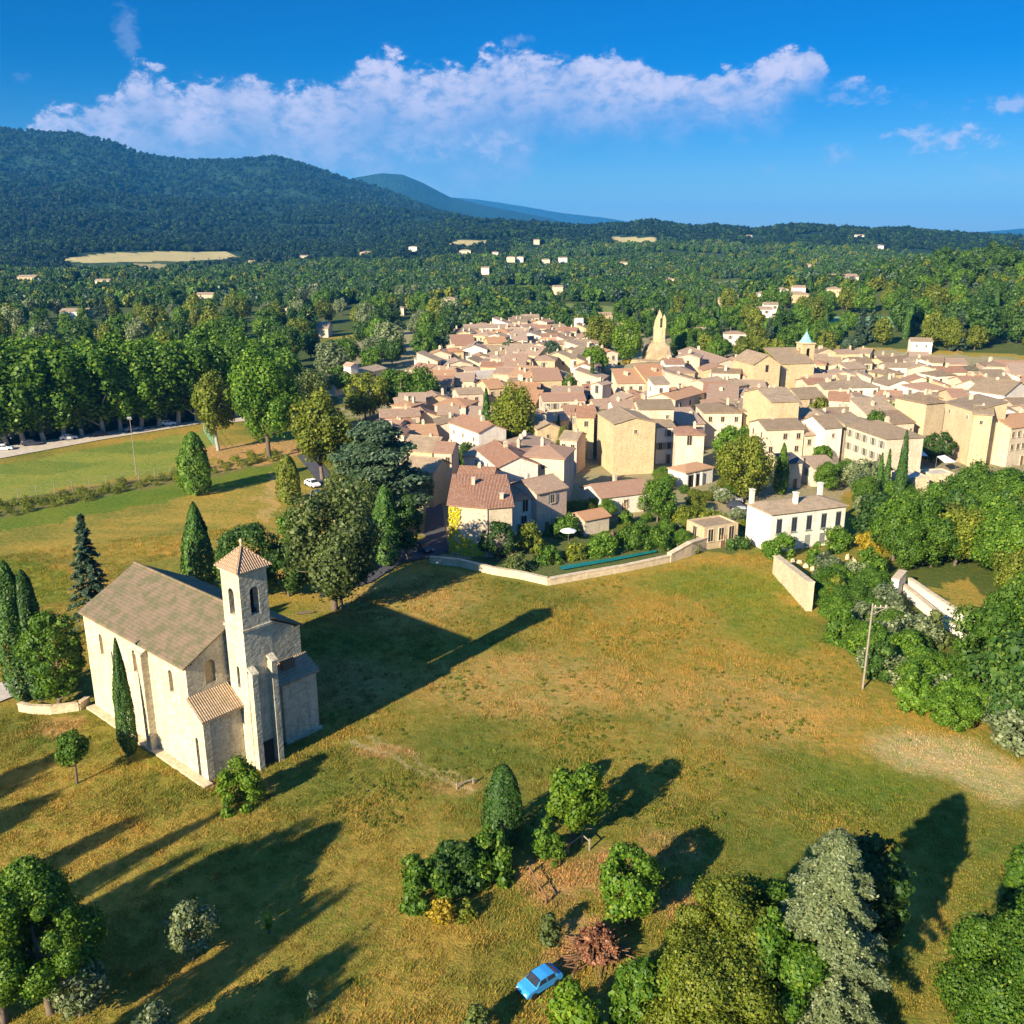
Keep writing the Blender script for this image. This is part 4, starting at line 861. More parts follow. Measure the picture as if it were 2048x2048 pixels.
for i, (tg, x1, y1, x2, y2) in enumerate(far):
    P1, P2 = c_(tg, x1, y1), c_(tg, x2, y2); a = G(*P1, 4.5); b = G(*P2, 4.5)
    if not (0 < a[1] < 2600): continue
    ww = math.hypot(b[0]-a[0], b[1]-a[1]); 
    b = (a[0]+max(8, min(ww, 19)), a[1]+rf.uniform(-2, 2))
    house(a, b, 5+ (a[1] > 700)*2, max(7, min(12, ww*.6)), rf.choice(('gx', 'gx', 'hip')), rf.choice(('white', 'cream', 'cream', 'tan')), rf.choice(('t_pink', 't_tan')), 16, win=(2, 1) if a[1] < 600 else (0, 0), lwin=0, chim=0, px=False, door=False, name='country_house')
# ------------------------------------------------------------------ trees
def tree_points(kind, H, R, base, n, rg):
    """points and normals of the leaves of a crown"""
    Hc = H-base
    if kind in ('cypress', 'column'):
        f = rg.random(n)**.85; a = rg.random(n)*6.2832
        pw = (.45, 1.9, .75) if kind == 'cypress' else (.3, 3.2, .6)
        r = R*np.minimum(1, (f/.16+.12)**pw[0])*(1-f**pw[1])**pw[2]
        r = r*(1+.22*(vnoise(a*1.9+50, f*Hc*.35, .8, 3)-.5)*2)*(1-.25*rg.random(n)**3)
        c = np.stack([r*np.cos(a), r*np.sin(a), base+f*Hc], -1); nn = np.stack([np.cos(a), np.sin(a), np.full(n, .35)], -1)+rg.normal(0, .42, (n, 3)); return c, nn
    if kind == 'fir':
        nb = max(70, int(Hc*17)); bi = rg.integers(0, nb, n); bf = (np.arange(nb)+.5)/nb; bf = bf**.9; ba = rg.random(nb)*6.2832; bl = R*(1-bf)**(.58 if n > 50000 else .8)*(.5+.75*rg.random(nb))+.15
        s = rg.random(n)**.6; L = bl[bi]; r = L*s; a = ba[bi]; sp_ = (rg.random(n)-.5)*.42*L*(1.15-s)
        c = np.stack([r*np.cos(a)-sp_*np.sin(a), r*np.sin(a)+sp_*np.cos(a), base+bf[bi]*Hc-.3*L*s*s+.1*L*s], -1)+rg.normal(0, .02*R+.03, (n, 3)); nn = np.stack([np.cos(a)*.4, np.sin(a)*.4, np.full(n, 1.)], -1)+rg.normal(0, .35, (n, 3)); return c, nn
    if kind == 'cedar':
        nb = 60; bf = rg.random(nb)**.8; ba = rg.random(nb)*6.2832; rr = R*np.sqrt(np.clip(1-(bf*1.05-.12)**2, .05, 1)); cr = rr*(.25+.5*rg.random(nb)); pr = rr*(.35+.2*rg.random(nb)); bi = rg.integers(0, nb, n)
        a = rg.random(n)*6.2832; q = np.sqrt(rg.random(n)); x = cr[bi]*np.cos(ba[bi])+pr[bi]*q*np.cos(a); y = cr[bi]*np.sin(ba[bi])+pr[bi]*q*np.sin(a); z = base+bf[bi]*Hc*.94-.16*pr[bi]*q**2+rg.normal(0, .22, n)
        return np.stack([x, y, z], -1), np.stack([q*np.cos(a)*.5, q*np.sin(a)*.5, np.full(n, 1.)], -1)+rg.normal(0, .45, (n, 3))
    # round crowns made of lobes
    nl = {'round': 60, 'tall': 75, 'bush': 34, 'loose': 80, 'ball': 80}[kind]
    u_ = rg.normal(0, 1, (nl, 3)); u_ /= np.linalg.norm(u_, axis=1, keepdims=True)
    if kind == 'bush': u_[:, 2] = np.abs(u_[:, 2])
    rad = rg.uniform(.5, .82, nl)[:, None] if kind != 'ball' else rg.uniform(.68, .8, nl)[:, None]
    cz = base if kind == 'bush' else base+Hc/2
    ext = np.array([R, R, Hc if kind == 'bush' else Hc/2]); lc = u_*rad*ext
    pear = 1+(-.22 if kind in ('round', 'tall') else 0)*(lc[:, 2]/ext[2])*.8; lc[:, :2] *= pear[:, None]
    lr = (.13+.3*rg.random(nl)**1.4)*min(R, ext[2])*(1 if kind != 'ball' else .8)
    if kind == 'loose': lr *= .8
    w = lr**2; bi = rg.choice(nl, n, p=w/w.sum())
    v = rg.normal(0, 1, (n, 3)); v /= np.linalg.norm(v, axis=1, keepdims=True); v = v+u_[bi]*.45; v /= np.linalg.norm(v, axis=1, keepdims=True)
    sc = np.array([1, 1, 1.0 if kind != 'tall' else 1.35]); rj = (1-.38*rg.random(n)**2+(rg.random(n) < .12)*rg.random(n)*.55)[:, None]*(1.12 if kind == 'loose' else 1)
    c = lc[bi]+v*lr[bi][:, None]*sc*rj*rg.normal(1, .07, (n, 1)); c[:, 2] += cz
    c[:, 2] = np.maximum(c[:, 2], .08)
    return c, v+rg.normal(0, .38 if kind != 'loose' else .6, (n, 3))
SHAPE = {}
def crown_mesh(kind, H, R, base, n, leaf, m, seed):
    rg = np.random.default_rng(seed); c, nn = tree_points(kind, H, R, base, n, rg)
    asp, up = (1.0, 0.)
    if kind in ('cypress',): asp, up = 1.5, .7
    if kind in ('fir', 'cedar'): asp = 1.5
    if kind == 'loose': asp = 1.7
    co, f = quads(c, nn, leaf, rg, asp, up)
    return npmesh('crown', co, f, m)
def trunk_mesh(kind, H, R, base, m, seed):
    rg = random.Random(seed); mb = MB(); r = max(.07, H*.02)
    lean = rg.uniform(-.04, .04)*H; top_ = H*(.9 if kind in ('fir', 'cypress', 'column', 'cedar') else .62)
    mb.tube([(0, 0, -.5), (0, 0, .3), (lean*.4, 0, base*.8+.3), (lean, lean*.5, top_)], [r*1.7, r*1.2, r, r*.25], 8)
    if kind in ('round', 'tall', 'loose', 'ball', 'cedar'):
        for i in range(7 if kind != 'cedar' else 10):
            a = i*2.4+rg.uniform(-.4, .4); z0 = base*.8+(H-base)*rg.uniform(.0, .35); L = R*rg.uniform(.55, .85); up = (H-base)*rg.uniform(.1, .32)*(0.25 if kind == 'cedar' else 1)
            x0 = lean*z0/top_; mb.tube([(x0, 0, z0), (x0+math.cos(a)*L*.5, math.sin(a)*L*.5, z0+up*.6), (x0+math.cos(a)*L, math.sin(a)*L, z0+up)], [r*.6, r*.35, r*.12], 6)
    return mb.mesh('trunk', m, True)
def dup_mesh(name, me, parent=None):
    o = bpy.data.objects.new(name, me); COL.objects.link(o); o.parent = parent; return o
def tree(name, label, x, y, H, R, kind, leafmat, base=None, n=9000, leaf=.22, seed=1, bark='bark', cat='tree', group=None, z=None):
    base = {'cypress': .02, 'column': .03, 'fir': .06, 'bush': 0, 'cedar': .14, 'ball': .06, 'round': .16, 'tall': .2, 'loose': .1}[kind]*H if base is None else base
    z = float(T(x, y))-.05 if z is None else z
    cm = crown_mesh(kind, H, R, base, n, leaf, LF[leafmat], seed)
    if kind == 'bush':
        o = dup_mesh(name, cm); o.location = (x, y, z); return tag(o, label, cat, group)
    root = empty(name, (x, y, z), 0, label, cat, group)
    dup_mesh('crown', cm, root); dup_mesh('trunk', trunk_mesh(kind, H, R, base, M[bark], seed), root); return root
def ptree(name, label, bx, by, ty, wd, kind, leafmat, n=None, leaf=None, seed=None, **k):
    """base pixel, top pixel, width (photograph pixels of 1932)"""
    x, y = g19(bx, by); z = float(T(x, y)); H = Zat(x, y+(0 if kind == 'bush' else 0), ty*1.06)-z; R = wd*1.06*mpp(x, y)/2
    dist = math.hypot(x, y); leaf = leaf or max(.15, dist*.0023)
    area = 2*math.pi*R*max(H, R)*1.3; n = n or int(min(60000, max(1200, area/(leaf**2)*2.6)))
    return tree(name, label, x, y, H, R, kind, leafmat, n=n, leaf=leaf, seed=seed or int(bx*7+by), **k)
PT = ptree
# around the chapel
PT('cypress', 'broad dark cypress at the left edge beside the chapel', 48, 1322, 1058, 58, 'column', 'cyp'); PT('cypress', 'second broad dark cypress touching the leafy bush beside the chapel', 78, 1320, 1075, 50, 'column', 'cyp')
PT('broadleaf_bush', 'large round dark bush between the broad cypresses and the chapel wall', 112, 1330, 1150, 112, 'ball', 'green', cat='bush')
PT('fir_tree', 'tall dark fir with drooping branches behind the left end of the chapel', 180, 1185, 972, 84, 'fir', 'blue')
PT('cypress', 'slim bright cypress growing against the long side wall of the chapel', 246, 1424, 1204, 36, 'cypress', 'cyp', leaf=.15, n=14000)
PT('young_tree', 'small tree with bare trunk left in front of the chapel', 146, 1478, 1378, 60, 'round', 'green', base=2.0, leaf=.2)
PT('bush', 'bright green bush at the front corner of the chapel', 457, 1518, 1412, 84, 'bush', 'lime', cat='bush', leaf=.2)
PT('cypress', 'dark pointed cypress behind the chapel tower', 380, 1108, 948, 62, 'cypress', 'cyp')
PT('evergreen_tree', 'dark bushy evergreen right behind the chapel tower', 475, 1130, 985, 120, 'ball', 'dark'); PT('evergreen_tree', 'low dark evergreen between the chapel tower and the chestnut', 545, 1125, 1020, 90, 'ball', 'dark')
PT('chestnut_tree', 'huge chestnut with pale pointed leaf clumps right of the chapel', 632, 1150, 905, 176, 'tall', 'olive', leaf=.42, bark='bark')
PT('chestnut_tree', 'leafy tree at the foot of the huge chestnut', 645, 1148, 1010, 110, 'round', 'green')
PT('cedar', 'large spreading blue-green cedar with flat layered branches above the road', 716, 1005, 788, 190, 'cedar', 'blue', leaf=.45, n=26000)
PT('cypress', 'tall dark cypress standing beside the road under the cedar', 730, 1066, 915, 52, 'column', 'cyp'); PT('cypress', 'dark cypress between chestnut and cedar', 690, 1060, 930, 36, 'cypress', 'cyp')
PT('cypress', 'small cypress by the road left of the cedar', 668, 1040, 905, 30, 'cypress', 'dark')
PT('lime_tree', 'big bright green tree with broad crown at the end of the avenue', 508, 865, 668, 132, 'tall', 'green', leaf=.5); PT('poplar', 'narrow olive-green tree with pale trunk beside the pitch', 412, 850, 700, 76, 'tall', 'warm', bark='barkp', leaf=.5)
PT('broadleaf_tree', 'yellowish green tree with drooping clumps left of the cedar', 608, 905, 742, 104, 'tall', 'warm', leaf=.5); PT('broadleaf_tree', 'pale leafy tree behind the drooping tree, left of the cedar', 590, 820, 700, 90, 'tall', 'olive', leaf=.5)
PT('column_tree', 'dark columnar tree at the lower corner of the pitch', 372, 932, 815, 58, 'column', 'green', leaf=.4); PT('column_tree', 'light columnar tree beside the sandy path', 547, 950, 858, 44, 'column', 'warm', leaf=.4)
PT('broadleaf_tree', 'broad brownish green tree left of the village roofs', 690, 792, 700, 92, 'round', 'warm', leaf=.5); PT('broadleaf_tree', 'dark middle tree of the three left of the village roofs', 752, 785, 690, 80, 'round', 'green', leaf=.5)
PT('broadleaf_tree', 'rightmost dark tree beside the first village roofs', 800, 785, 695, 62, 'tall', 'green', leaf=.5)
# meadow
PT('yew_tree', 'dark upright yew in the middle of the meadow', 950, 1592, 1443, 72, 'column', 'cyp', leaf=.17); PT('lime_tree', 'bright lime green round tree in the meadow', 1082, 1585, 1432, 110, 'round', 'lime', base=1.2, leaf=.26)
PT('shrub', 'small green shrub left below the lime green tree', 1035, 1622, 1530, 66, 'bush', 'green', cat='shrub', leaf=.2); PT('shrub', 'dark leafy shrub at the left end of the meadow thicket', 800, 1692, 1592, 104, 'bush', 'green', cat='shrub', leaf=.24)
PT('shrub', 'dark leafy shrub in the middle of the meadow thicket', 862, 1668, 1548, 100, 'bush', 'dark', cat='shrub', leaf=.26); PT('shrub', 'dark leafy shrub at the right end of the thicket below the yew', 925, 1650, 1530, 100, 'bush', 'green', cat='shrub', leaf=.26)
PT('broom_bush', 'yellow flowering bush below the meadow thicket', 838, 1738, 1690, 60, 'bush', 'yell', cat='bush', n=1500, leaf=.16); PT('broom_bush', 'small pale yellow-green bush beside the yellow flowering bush', 880, 1730, 1692, 40, 'bush', 'warm', cat='bush', n=800, leaf=.16)
PT('laurel_bush', 'dense dark green egg-shaped bush in the meadow', 1182, 1738, 1596, 120, 'ball', 'green', cat='bush', leaf=.24, base=.1)
PT('shrub', 'thin grey-green shrub left of the brush pile', 1040, 1775, 1712, 50, 'bush', 'olive', cat='shrub', n=1400, leaf=.16)
PT('olive_tree', 'silvery round olive tree in the long shadows', 365, 1812, 1706, 98, 'round', 'grey', base=1.0, leaf=.2); PT('olive_tree', 'silvery olive tree below the dark tree in the left corner', 152, 1918, 1806, 112, 'round', 'grey', base=.8, leaf=.2)
PT('olive_tree', 'silvery olive tree cut by the lower edge', 300, 2010, 1896, 84, 'round', 'grey', base=.8, leaf=.2)
PT('sapling', 'thin green sapling in the shadow right of the olive', 508, 1762, 1714, 16, 'loose', 'lime', n=160, leaf=.16); PT('sapling', 'thin grey sapling in the lowest shadow', 592, 1908, 1866, 20, 'loose', 'grey', n=200, leaf=.16); PT('sapling', 'tiny sapling right of the bright bush at the chapel', 428, 1535, 1505, 14, 'loose', 'green', n=90, leaf=.14)
PT('broadleaf_tree', 'big dark leafy tree in the lower left corner', 96, 1912, 1630, 190, 'round', 'green', leaf=.15, n=100000); PT('broadleaf_tree', 'dark tree at the left edge of the lower corner', 8, 1930, 1650, 120, 'round', 'green', leaf=.2, n=40000)
# bottom right group
PT('pine_tree', 'yellow-green pine with loose crown at the lower edge', 1345, 1960, 1630, 200, 'round', 'warm', leaf=.14, n=80000, base=2.); PT('pine_tree', 'broad olive-green pine below the loose pine at the lower edge', 1330, 2060, 1790, 260, 'round', 'warm', leaf=.14, n=100000)
tree('blue_cedar', 'large grey-blue cedar with feathery branches at the lower edge', 19.4, 46.8, 16.2, 4.7, 'fir', 'grey', n=110000, leaf=.13, seed=8); PT('broadleaf_tree', 'dark tree hidden behind the grey-blue cedar', 1630, 1850, 1556, 120, 'tall', 'dark', leaf=.28)
PT('broadleaf_tree', 'large bright leafy tree in the lower right corner', 1880, 2060, 1690, 240, 'round', 'green', leaf=.15, n=120000); PT('broadleaf_tree', 'leafy tree at the right edge above the corner tree', 1945, 1820, 1580, 150, 'ball', 'green', leaf=.24, n=40000)
PT('leafy_shrub', 'bright green shrub beside the blue car', 1085, 2030, 1835, 150, 'bush', 'lime', cat='shrub', leaf=.26); PT('leafy_shrub', 'tall bright shrub at the lower edge between car and pines', 1200, 2010, 1790, 110, 'loose', 'green', cat='shrub', leaf=.26); PT('leafy_shrub', 'low grey-green shrub left of the blue car', 900, 1960, 1890, 70, 'bush', 'olive', cat='shrub', n=1800, leaf=.18)
# village trees
PT('broadleaf_tree', 'big olive-green tree in the middle of the left village roofs', 968, 868, 728, 84, 'tall', 'warm', leaf=.4); PT('cypress', 'thin dark cypress left of the big village tree', 918, 850, 733, 20, 'cypress', 'cyp', leaf=.4); PT('round_tree', 'little bright round tree beside the big village tree', 1003, 890, 848, 26, 'ball', 'lime', leaf=.35)
PT('broadleaf_tree', 'large leafy garden tree right of the porch house', 1400, 945, 815, 112, 'round', 'warm', leaf=.36); PT('broadleaf_tree', 'bright green leafy tree overlapping the cream wall above the porch house', 1370, 900, 800, 60, 'round', 'green', leaf=.36)
PT('cypress', 'bright cypress beside the leafy garden tree above the villa', 1472, 932, 836, 27, 'cypress', 'green', leaf=.3); PT('cypress', 'tall thin cypress before the big cream corner house', 1693, 962, 812, 22, 'cypress', 'cyp', leaf=.3); PT('cypress', 'short thin cypress left of the tall one before the corner house', 1668, 950, 848, 13, 'cypress', 'cyp', leaf=.3)
PT('cypress', 'shortest thin cypress before the big cream corner house', 1655, 945, 855, 12, 'cypress', 'cyp', leaf=.3); PT('cypress', 'very thin cypress standing above the village centre', 1116, 745, 672, 11, 'cypress', 'cyp', leaf=.4)
PT('garden_tree', 'dense round tree in front of the yellow creeper house', 938, 1052, 985, 72, 'ball', 'dark', leaf=.26); PT('garden_tree', 'leafy tree beside the long red roofed house', 1240, 985, 905, 68, 'round', 'green', leaf=.3)
PT('pollard_tree', 'flat dark green clipped tree on the tan terrace', 1765, 872, 815, 76, 'ball', 'dark', leaf=.3); PT('pollard_tree', 'flat green tree before the white house with steep roof', 1548, 885, 838, 42, 'ball', 'green', leaf=.3)
PT('silver_tree', 'pale blue-green tree right of the parish church', 1597, 705, 628, 34, 'tall', 'blue', leaf=.45); PT('cypress', 'small bright cypress right of the parish church', 1578, 722, 680, 12, 'cypress', 'green', leaf=.45)
for i, (bx, by, ty, w, kd, lm, lb) in enumerate([(1130, 682, 598, 58, 'tall', 'warm', 'brownish green tree left of the ruined belfry'), (1185, 690, 602, 62, 'tall', 'lime', 'bright green tree touching the ruined belfry on the left'), (1120, 715, 655, 56, 'round', 'lime', 'low bright tree below the brownish tree left of the belfry'), (1148, 655, 600, 40, 'round', 'green', 'small dark tree behind the trees left of the belfry'),
    (1040, 700, 640, 44, 'round', 'blue', 'grey-green tree between the far village roofs'), (1290, 660, 590, 50, 'round', 'green', 'green tree just right of the ruined belfry'), (1085, 745, 700, 40, 'ball', 'green', 'dark round tree among roofs left of the belfry cypress'), (960, 690, 640, 30, 'round', 'blue', 'bluish tree before the long white building')]):
    PT('broadleaf_tree', lb, bx, by, ty, w, kd, lm, leaf=.55)
for cx, cy, w, lm, lb in [(320, 500, 90, 'warm', 'brownish scrub on the mound left of the ruined belfry'), (410, 480, 90, 'yell', 'golden scrub on the mound beside the ruined belfry'), (480, 470, 70, 'warm', 'darker scrub touching the ruined belfry'), (740, 500, 110, 'yell', 'golden bush at the right foot of the ruined belfry'), (690, 540, 80, 'warm', 'low scrub on the rock below the ruined belfry'), (270, 740, 70, 'green', 'green ivy bush among roofs right of the thin belfry cypress')]:
    q = c_('5', cx, cy+25); x, y = G(*q, 0); R = w*500/1932*mpp(x, y)/2; tree('scrub_bush', lb, x, y, R*1.3, R, 'bush', lm, n=900, leaf=.5, seed=cx, cat='bush', z=float(T(x, y)))
for bx, by, ty, w, kd, lm, lb in [(640, 745, 690, 50, 'round', 'green', 'green tree at the far left end of the tan barn'), (700, 700, 655, 50, 'tall', 'green', 'upright green tree behind the tan barn'), (740, 690, 640, 60, 'tall', 'dark', 'dark upright tree behind the first left roofs'), (800, 672, 625, 60, 'round', 'green', 'green tree left of the far white building'), (850, 668, 630, 40, 'round', 'blue', 'bluish tree at the left end of the long white building'), (655, 700, 640, 60, 'tall', 'green', 'tall green tree left of the tan barn')]:
    PT('broadleaf_tree', lb, bx, by, ty, w, kd, lm, leaf=.55)
PT('broadleaf_tree', 'leafy tree filling the lower edge between the pines and the grey-blue cedar', 1450, 2000, 1700, 150, 'round', 'green', leaf=.19, n=45000); PT('broadleaf_tree', 'bright feathery tree at the lower edge right of the blue car', 1260, 2020, 1800, 110, 'loose', 'lime', leaf=.18, n=16000)
PT('pine_tree', 'loose green tree rising behind the broad olive-green pine', 1420, 1900, 1655, 150, 'loose', 'green', leaf=.15, n=40000); PT('leafy_shrub', 'bright bush covering the tail side of the blue car', 1078, 1945, 1846, 70, 'bush', 'lime', cat='shrub', leaf=.17); PT('leafy_shrub', 'bright low bush at the lower edge below the blue car', 1030, 2050, 1900, 110, 'bush', 'lime', cat='shrub', leaf=.17)
for bx, by, ty, w, kd, lm, lb in [(655, 975, 862, 92, 'round', 'olive', 'rounded grey-green tree left below the spreading cedar'), (782, 975, 868, 80, 'round', 'blue', 'bluish rounded tree right below the spreading cedar'), (690, 1030, 905, 80, 'tall', 'olive', 'leafy tree in front of the spreading cedar trunk'), (770, 1060, 930, 60, 'round', 'dark', 'dark tree right of the cypress by the road'), (650, 900, 800, 90, 'round', 'warm', 'yellowish tree between the drooping tree and the spreading cedar'), (560, 1060, 960, 70, 'round', 'green', 'green tree left of the huge chestnut')]:
    PT('broadleaf_tree', lb, bx, by, ty, w, kd, lm, leaf=.4)
# garden planting behind the meadow wall
for bx, by, ty, w, lm, lb in [(1000, 1040, 975, 60, 'warm', 'brownish garden shrub right of the creeper house'), (1060, 1010, 960, 70, 'green', 'tall garden shrub left of the garden shed'), (1035, 1060, 1025, 60, 'green', 'low green shrub behind the corner of the meadow wall'), (975, 1078, 1040, 60, 'olive', 'grey-green shrub beside the round garden tree'), (968, 1052, 1032, 26, 'pinkf', 'pink flowering bush beside the round garden tree'),
    (1135, 1045, 1005, 70, 'green', 'green shrub behind the pool'), (1150, 1025, 1000, 40, 'pinkf', 'pink flowering bush behind the pool'), (1195, 1030, 975, 80, 'green', 'large bright green shrub right of the garden shed'), (1245, 1035, 990, 60, 'green', 'rounded green shrub near the right end of the pool'), (1085, 1052, 1015, 46, 'warm', 'reddish shrub above the pool'),
    (1290, 990, 950, 60, 'warm', 'wild brownish shrub below the porch house'), (1345, 1000, 955, 60, 'warm', 'wild yellowish shrub beside the parked cars'), (1180, 990, 955, 30, 'green', 'small shrub before the long red roofed house'), (1300, 1040, 1010, 50, 'olive', 'pale shrub at the right end of the meadow wall'), (1395, 1035, 1012, 56, 'dark', 'dark hedge before the flat tan outbuilding'),
    (1470, 1052, 1000, 64, 'green', 'round green shrub at the left corner of the villa'), (1535, 1065, 1008, 28, 'green', 'upright green shrub in the villa garden'), (1580, 1035, 985, 60, 'green', 'bright leafy shrub under the villa windows'), (1640, 1085, 1030, 70, 'green', 'green shrub right of the villa garden'), (1645, 1130, 1080, 100, 'green', 'wide clipped green hedge block by the utility pole'), (1640, 1040, 985, 50, 'yell', 'golden yellow shrub right of the villa'), (1672, 1040, 1000, 40, 'yell', 'smaller golden shrub right of the villa'),
    (1575, 1150, 1070, 50, 'warm', 'yellowish shrub at the corner of the tiled garden wall'), (1590, 1210, 1130, 70, 'green', 'leafy shrub left of the utility pole'), (1640, 1240, 1160, 80, 'green', 'leafy shrub directly behind the utility pole'), (1650, 1290, 1190, 60, 'dark', 'dark shrub right of the utility pole foot'), (1700, 1260, 1180, 80, 'green', 'tall shrub above the round meadow edge shrub'), (1720, 1338, 1232, 76, 'green', 'large round shrub at the meadow edge'), (1790, 1358, 1268, 62, 'green', 'loose green shrub right of the large round one at the meadow edge'),
    (1760, 1215, 1150, 60, 'olive', 'grey-green shrub below the stone channel wall')]:
    PT('garden_shrub', lb, bx, by, ty, w, 'bush', lm, cat='shrub', leaf=.28)
# --- repeated trees: prototypes shared by copies
PROTO = {}
def proto_tree(key, kind, leafmat, bark='bark', n=2600, leaf=.75, var=4, Rr=.36, base=.12):
    L = []
    for i in range(var):
        H = 10; R = H*Rr; c = crown_mesh(kind, H, R, base*H, n, leaf, LF[leafmat], 100+i*13+len(PROTO)*7); tm = trunk_mesh(kind, H, R, base*H, M[bark], i) if kind != 'bush' else None
        L.append((c, tm))
    PROTO[key] = L
proto_tree('plane', 'tall', 'green', 'barkp', 9000, .28, 4, .25, .1); proto_tree('round', 'round', 'green', n=4200, leaf=.5, Rr=.42); proto_tree('roundd', 'round', 'dark', n=4200, leaf=.5, Rr=.42); proto_tree('warm', 'tall', 'warm', n=4200, leaf=.5, Rr=.4)
proto_tree('olive', 'round', 'grey', n=3000, leaf=.5, Rr=.45, var=2); proto_tree('cypr', 'cypress', 'cyp', n=2200, leaf=.45, Rr=.12, var=2, base=.02); proto_tree('fir', 'fir', 'blue', n=3500, leaf=.45, Rr=.28, var=2, base=.05); proto_tree('scrub', 'bush', 'warm', n=900, leaf=.7, Rr=.6, var=3, base=0); proto_tree('near', 'round', 'green', n=13000, leaf=.3, Rr=.45, var=4); proto_tree('nearw', 'round', 'warm', n=11000, leaf=.3, Rr=.45, var=2)
AUTOT = []
KD = dict(plane='plane tree', round='bushy green tree', roundd='dark green tree', warm='olive green tree', fir='bluish fir tree', olive='silvery green tree', cypr='slim dark cypress', scrub='low brownish bush', near='leafy bright tree', nearw='leafy olive green tree')
def inst(key, name, label, group, x, y, H, wf, rg, cat='tree'):
    c, tm = PROTO[key][rg.randrange(len(PROTO[key]))]; z = float(T(x, y))-.05; s = H/10
    rec = dict(desc=KD[key], px=proj(x, y, z+H*.6)[0], py=proj(x, y, z+H*.6)[1], group=group); AUTOT.append(rec)
    if tm is None:
        o = dup_mesh(name, c); rec['o'] = o; o.location = (x, y, z); o.rotation_euler = (0, 0, rg.uniform(0, 6.28)); o.scale = (s*wf, s*wf, s); return tag(o, label, cat, group)
    root = empty(name, (x, y, z), rg.uniform(0, 6.28), label, cat, group); root.scale = (s*wf, s*wf, s); rec['o'] = root
    dup_mesh('crown', c, root); dup_mesh('trunk', tm, root); return root
NVF = NV; rt = random.Random(5)
for row, (dy, top_) in enumerate(((0, 0), (-14, -8), (-30, -16))):
    x = -60+row*14
    while x < 485:
        by = 843-x*.125+dy*.9; ty = 655-x*.03+top_+rt.uniform(-9, 9); px_, py_ = g19(x, by); Hh = Zat(px_, py_, ty*1.06)
        inst('plane', 'plane_tree', 'tall leafy plane tree in the dense double row along the avenue', 'plane trees lining the avenue', px_, py_, Hh, rt.uniform(1.0, 1.2), rt); x += rt.uniform(30, 40)
vil0 = [[g19(x, y) for x, y in [(1540, 590), (1700, 590), (1700, 626), (1540, 626)]]]
def fill(poly, n, mind, keys, hr, wr, name, label, group, seed, avoid=None, hs=1., cat='tree', fk=1.):
    rg = random.Random(seed); W_ = [g19(x, y) for x, y in poly]; xs = [p[0] for p in W_]; ys = [p[1] for p in W_]; pts = []; k = 0
    while len(pts) < n and k < n*60:
        k += 1; x = rg.uniform(min(xs), max(xs)); y = rg.uniform(min(ys), max(ys))
        if not pin(x, y, W_): continue
        md = mind*(1+max(0, y-200)/500.)
        if any((x-a)**2+(y-b)**2 < md**2 for a, b in pts): continue
        if avoid and any(pin(x, y, a) for a in avoid): continue
        if any(math.hypot(x-f[0], y-f[1]) < f[2]*fk+1.2*fk or (f[1] > 330 and k > NVF and k % 3 and abs(x-f[0]) < f[3]*.7+2 and 0 < f[1]-y < 34) for k_, f in enumerate(FOOT) for k in (k_,)): continue
        X_, Y_ = proj(x, y, float(T(x, y))+5)
        if not (-150 < X_ < 2200): continue
        pts.append((x, y)); key = rg.choice(keys); inst(key, name, label, group, x, y, rg.uniform(*hr)*hs, rg.uniform(*wr), rg, cat)
    return len(pts)
TR = dict(avoid=[W2 for W2 in ([g19(a, b) for a, b in [(1700, 1085), (1800, 1078), (1890, 1100), (1900, 1260), (1830, 1270)]],)])
c1 = fill([(1690, 1075), (1650, 1030), (1690, 1015), (1760, 1005), (1830, 985), (1932, 952), (2150, 930), (2150, 1520), (1960, 1430), (1880, 1385), (1840, 1300), (1910, 1285), (1905, 1110), (1780, 1095)], 90, 4.0, ('near', 'near', 'nearw', 'near', 'roundd'), (7, 11), (.8, 1.2), 'woodland_tree', 'leafy green tree in the dense wood right of the villa gardens', 'trees of the wood right of the gardens', 3, **TR)
c2 = fill([(1800, 1335), (1850, 1290), (1960, 1330), (2100, 1400), (2100, 1500), (1930, 1425), (1860, 1390)], 26, 2.6, ('near', 'near', 'olive'), (3.5, 5.5), (1.1, 1.5), 'garden_shrub', '', 'hedge bushes at the right meadow edge', 4, cat='shrub')
c3 = fill([(1480, 925), (1620, 905), (1700, 925), (1700, 960), (1610, 985), (1600, 930)], 10, 4.5, ('olive', 'near', 'olive'), (4.5, 6.5), (.9, 1.2), 'garden_tree', 'grey-green tree in the garden behind the villa', 'garden trees behind the villa', 5)
c10 = fill([(1680, 672), (2120, 700), (2120, 470), (1900, 500), (1720, 560), (1690, 600)], 120, 6.5, ('round', 'roundd', 'roundd', 'warm', 'fir'), (12, 18), (.85, 1.15), 'woodland_tree', '', 'tall trees of the wooded slope behind the village', 18, avoid=vil0)
c11 = fill([(1270, 700), (1560, 680), (1560, 640), (1280, 640)], 26, 6.0, ('round', 'warm', 'roundd'), (8, 12), (.8, 1.1), 'woodland_tree', '', 'tall trees of the wooded slope behind the village', 28)
c12 = fill([(760, 830), (1000, 740), (1150, 770), (1400, 790), (1900, 740), (1900, 830), (1500, 850), (1200, 860), (900, 930)], 28, 9, ('round', 'warm', 'cypr', 'roundd'), (6.5, 10), (.5, .7), 'village_tree', '', 'small trees between the village roofs', 19, fk=.6)
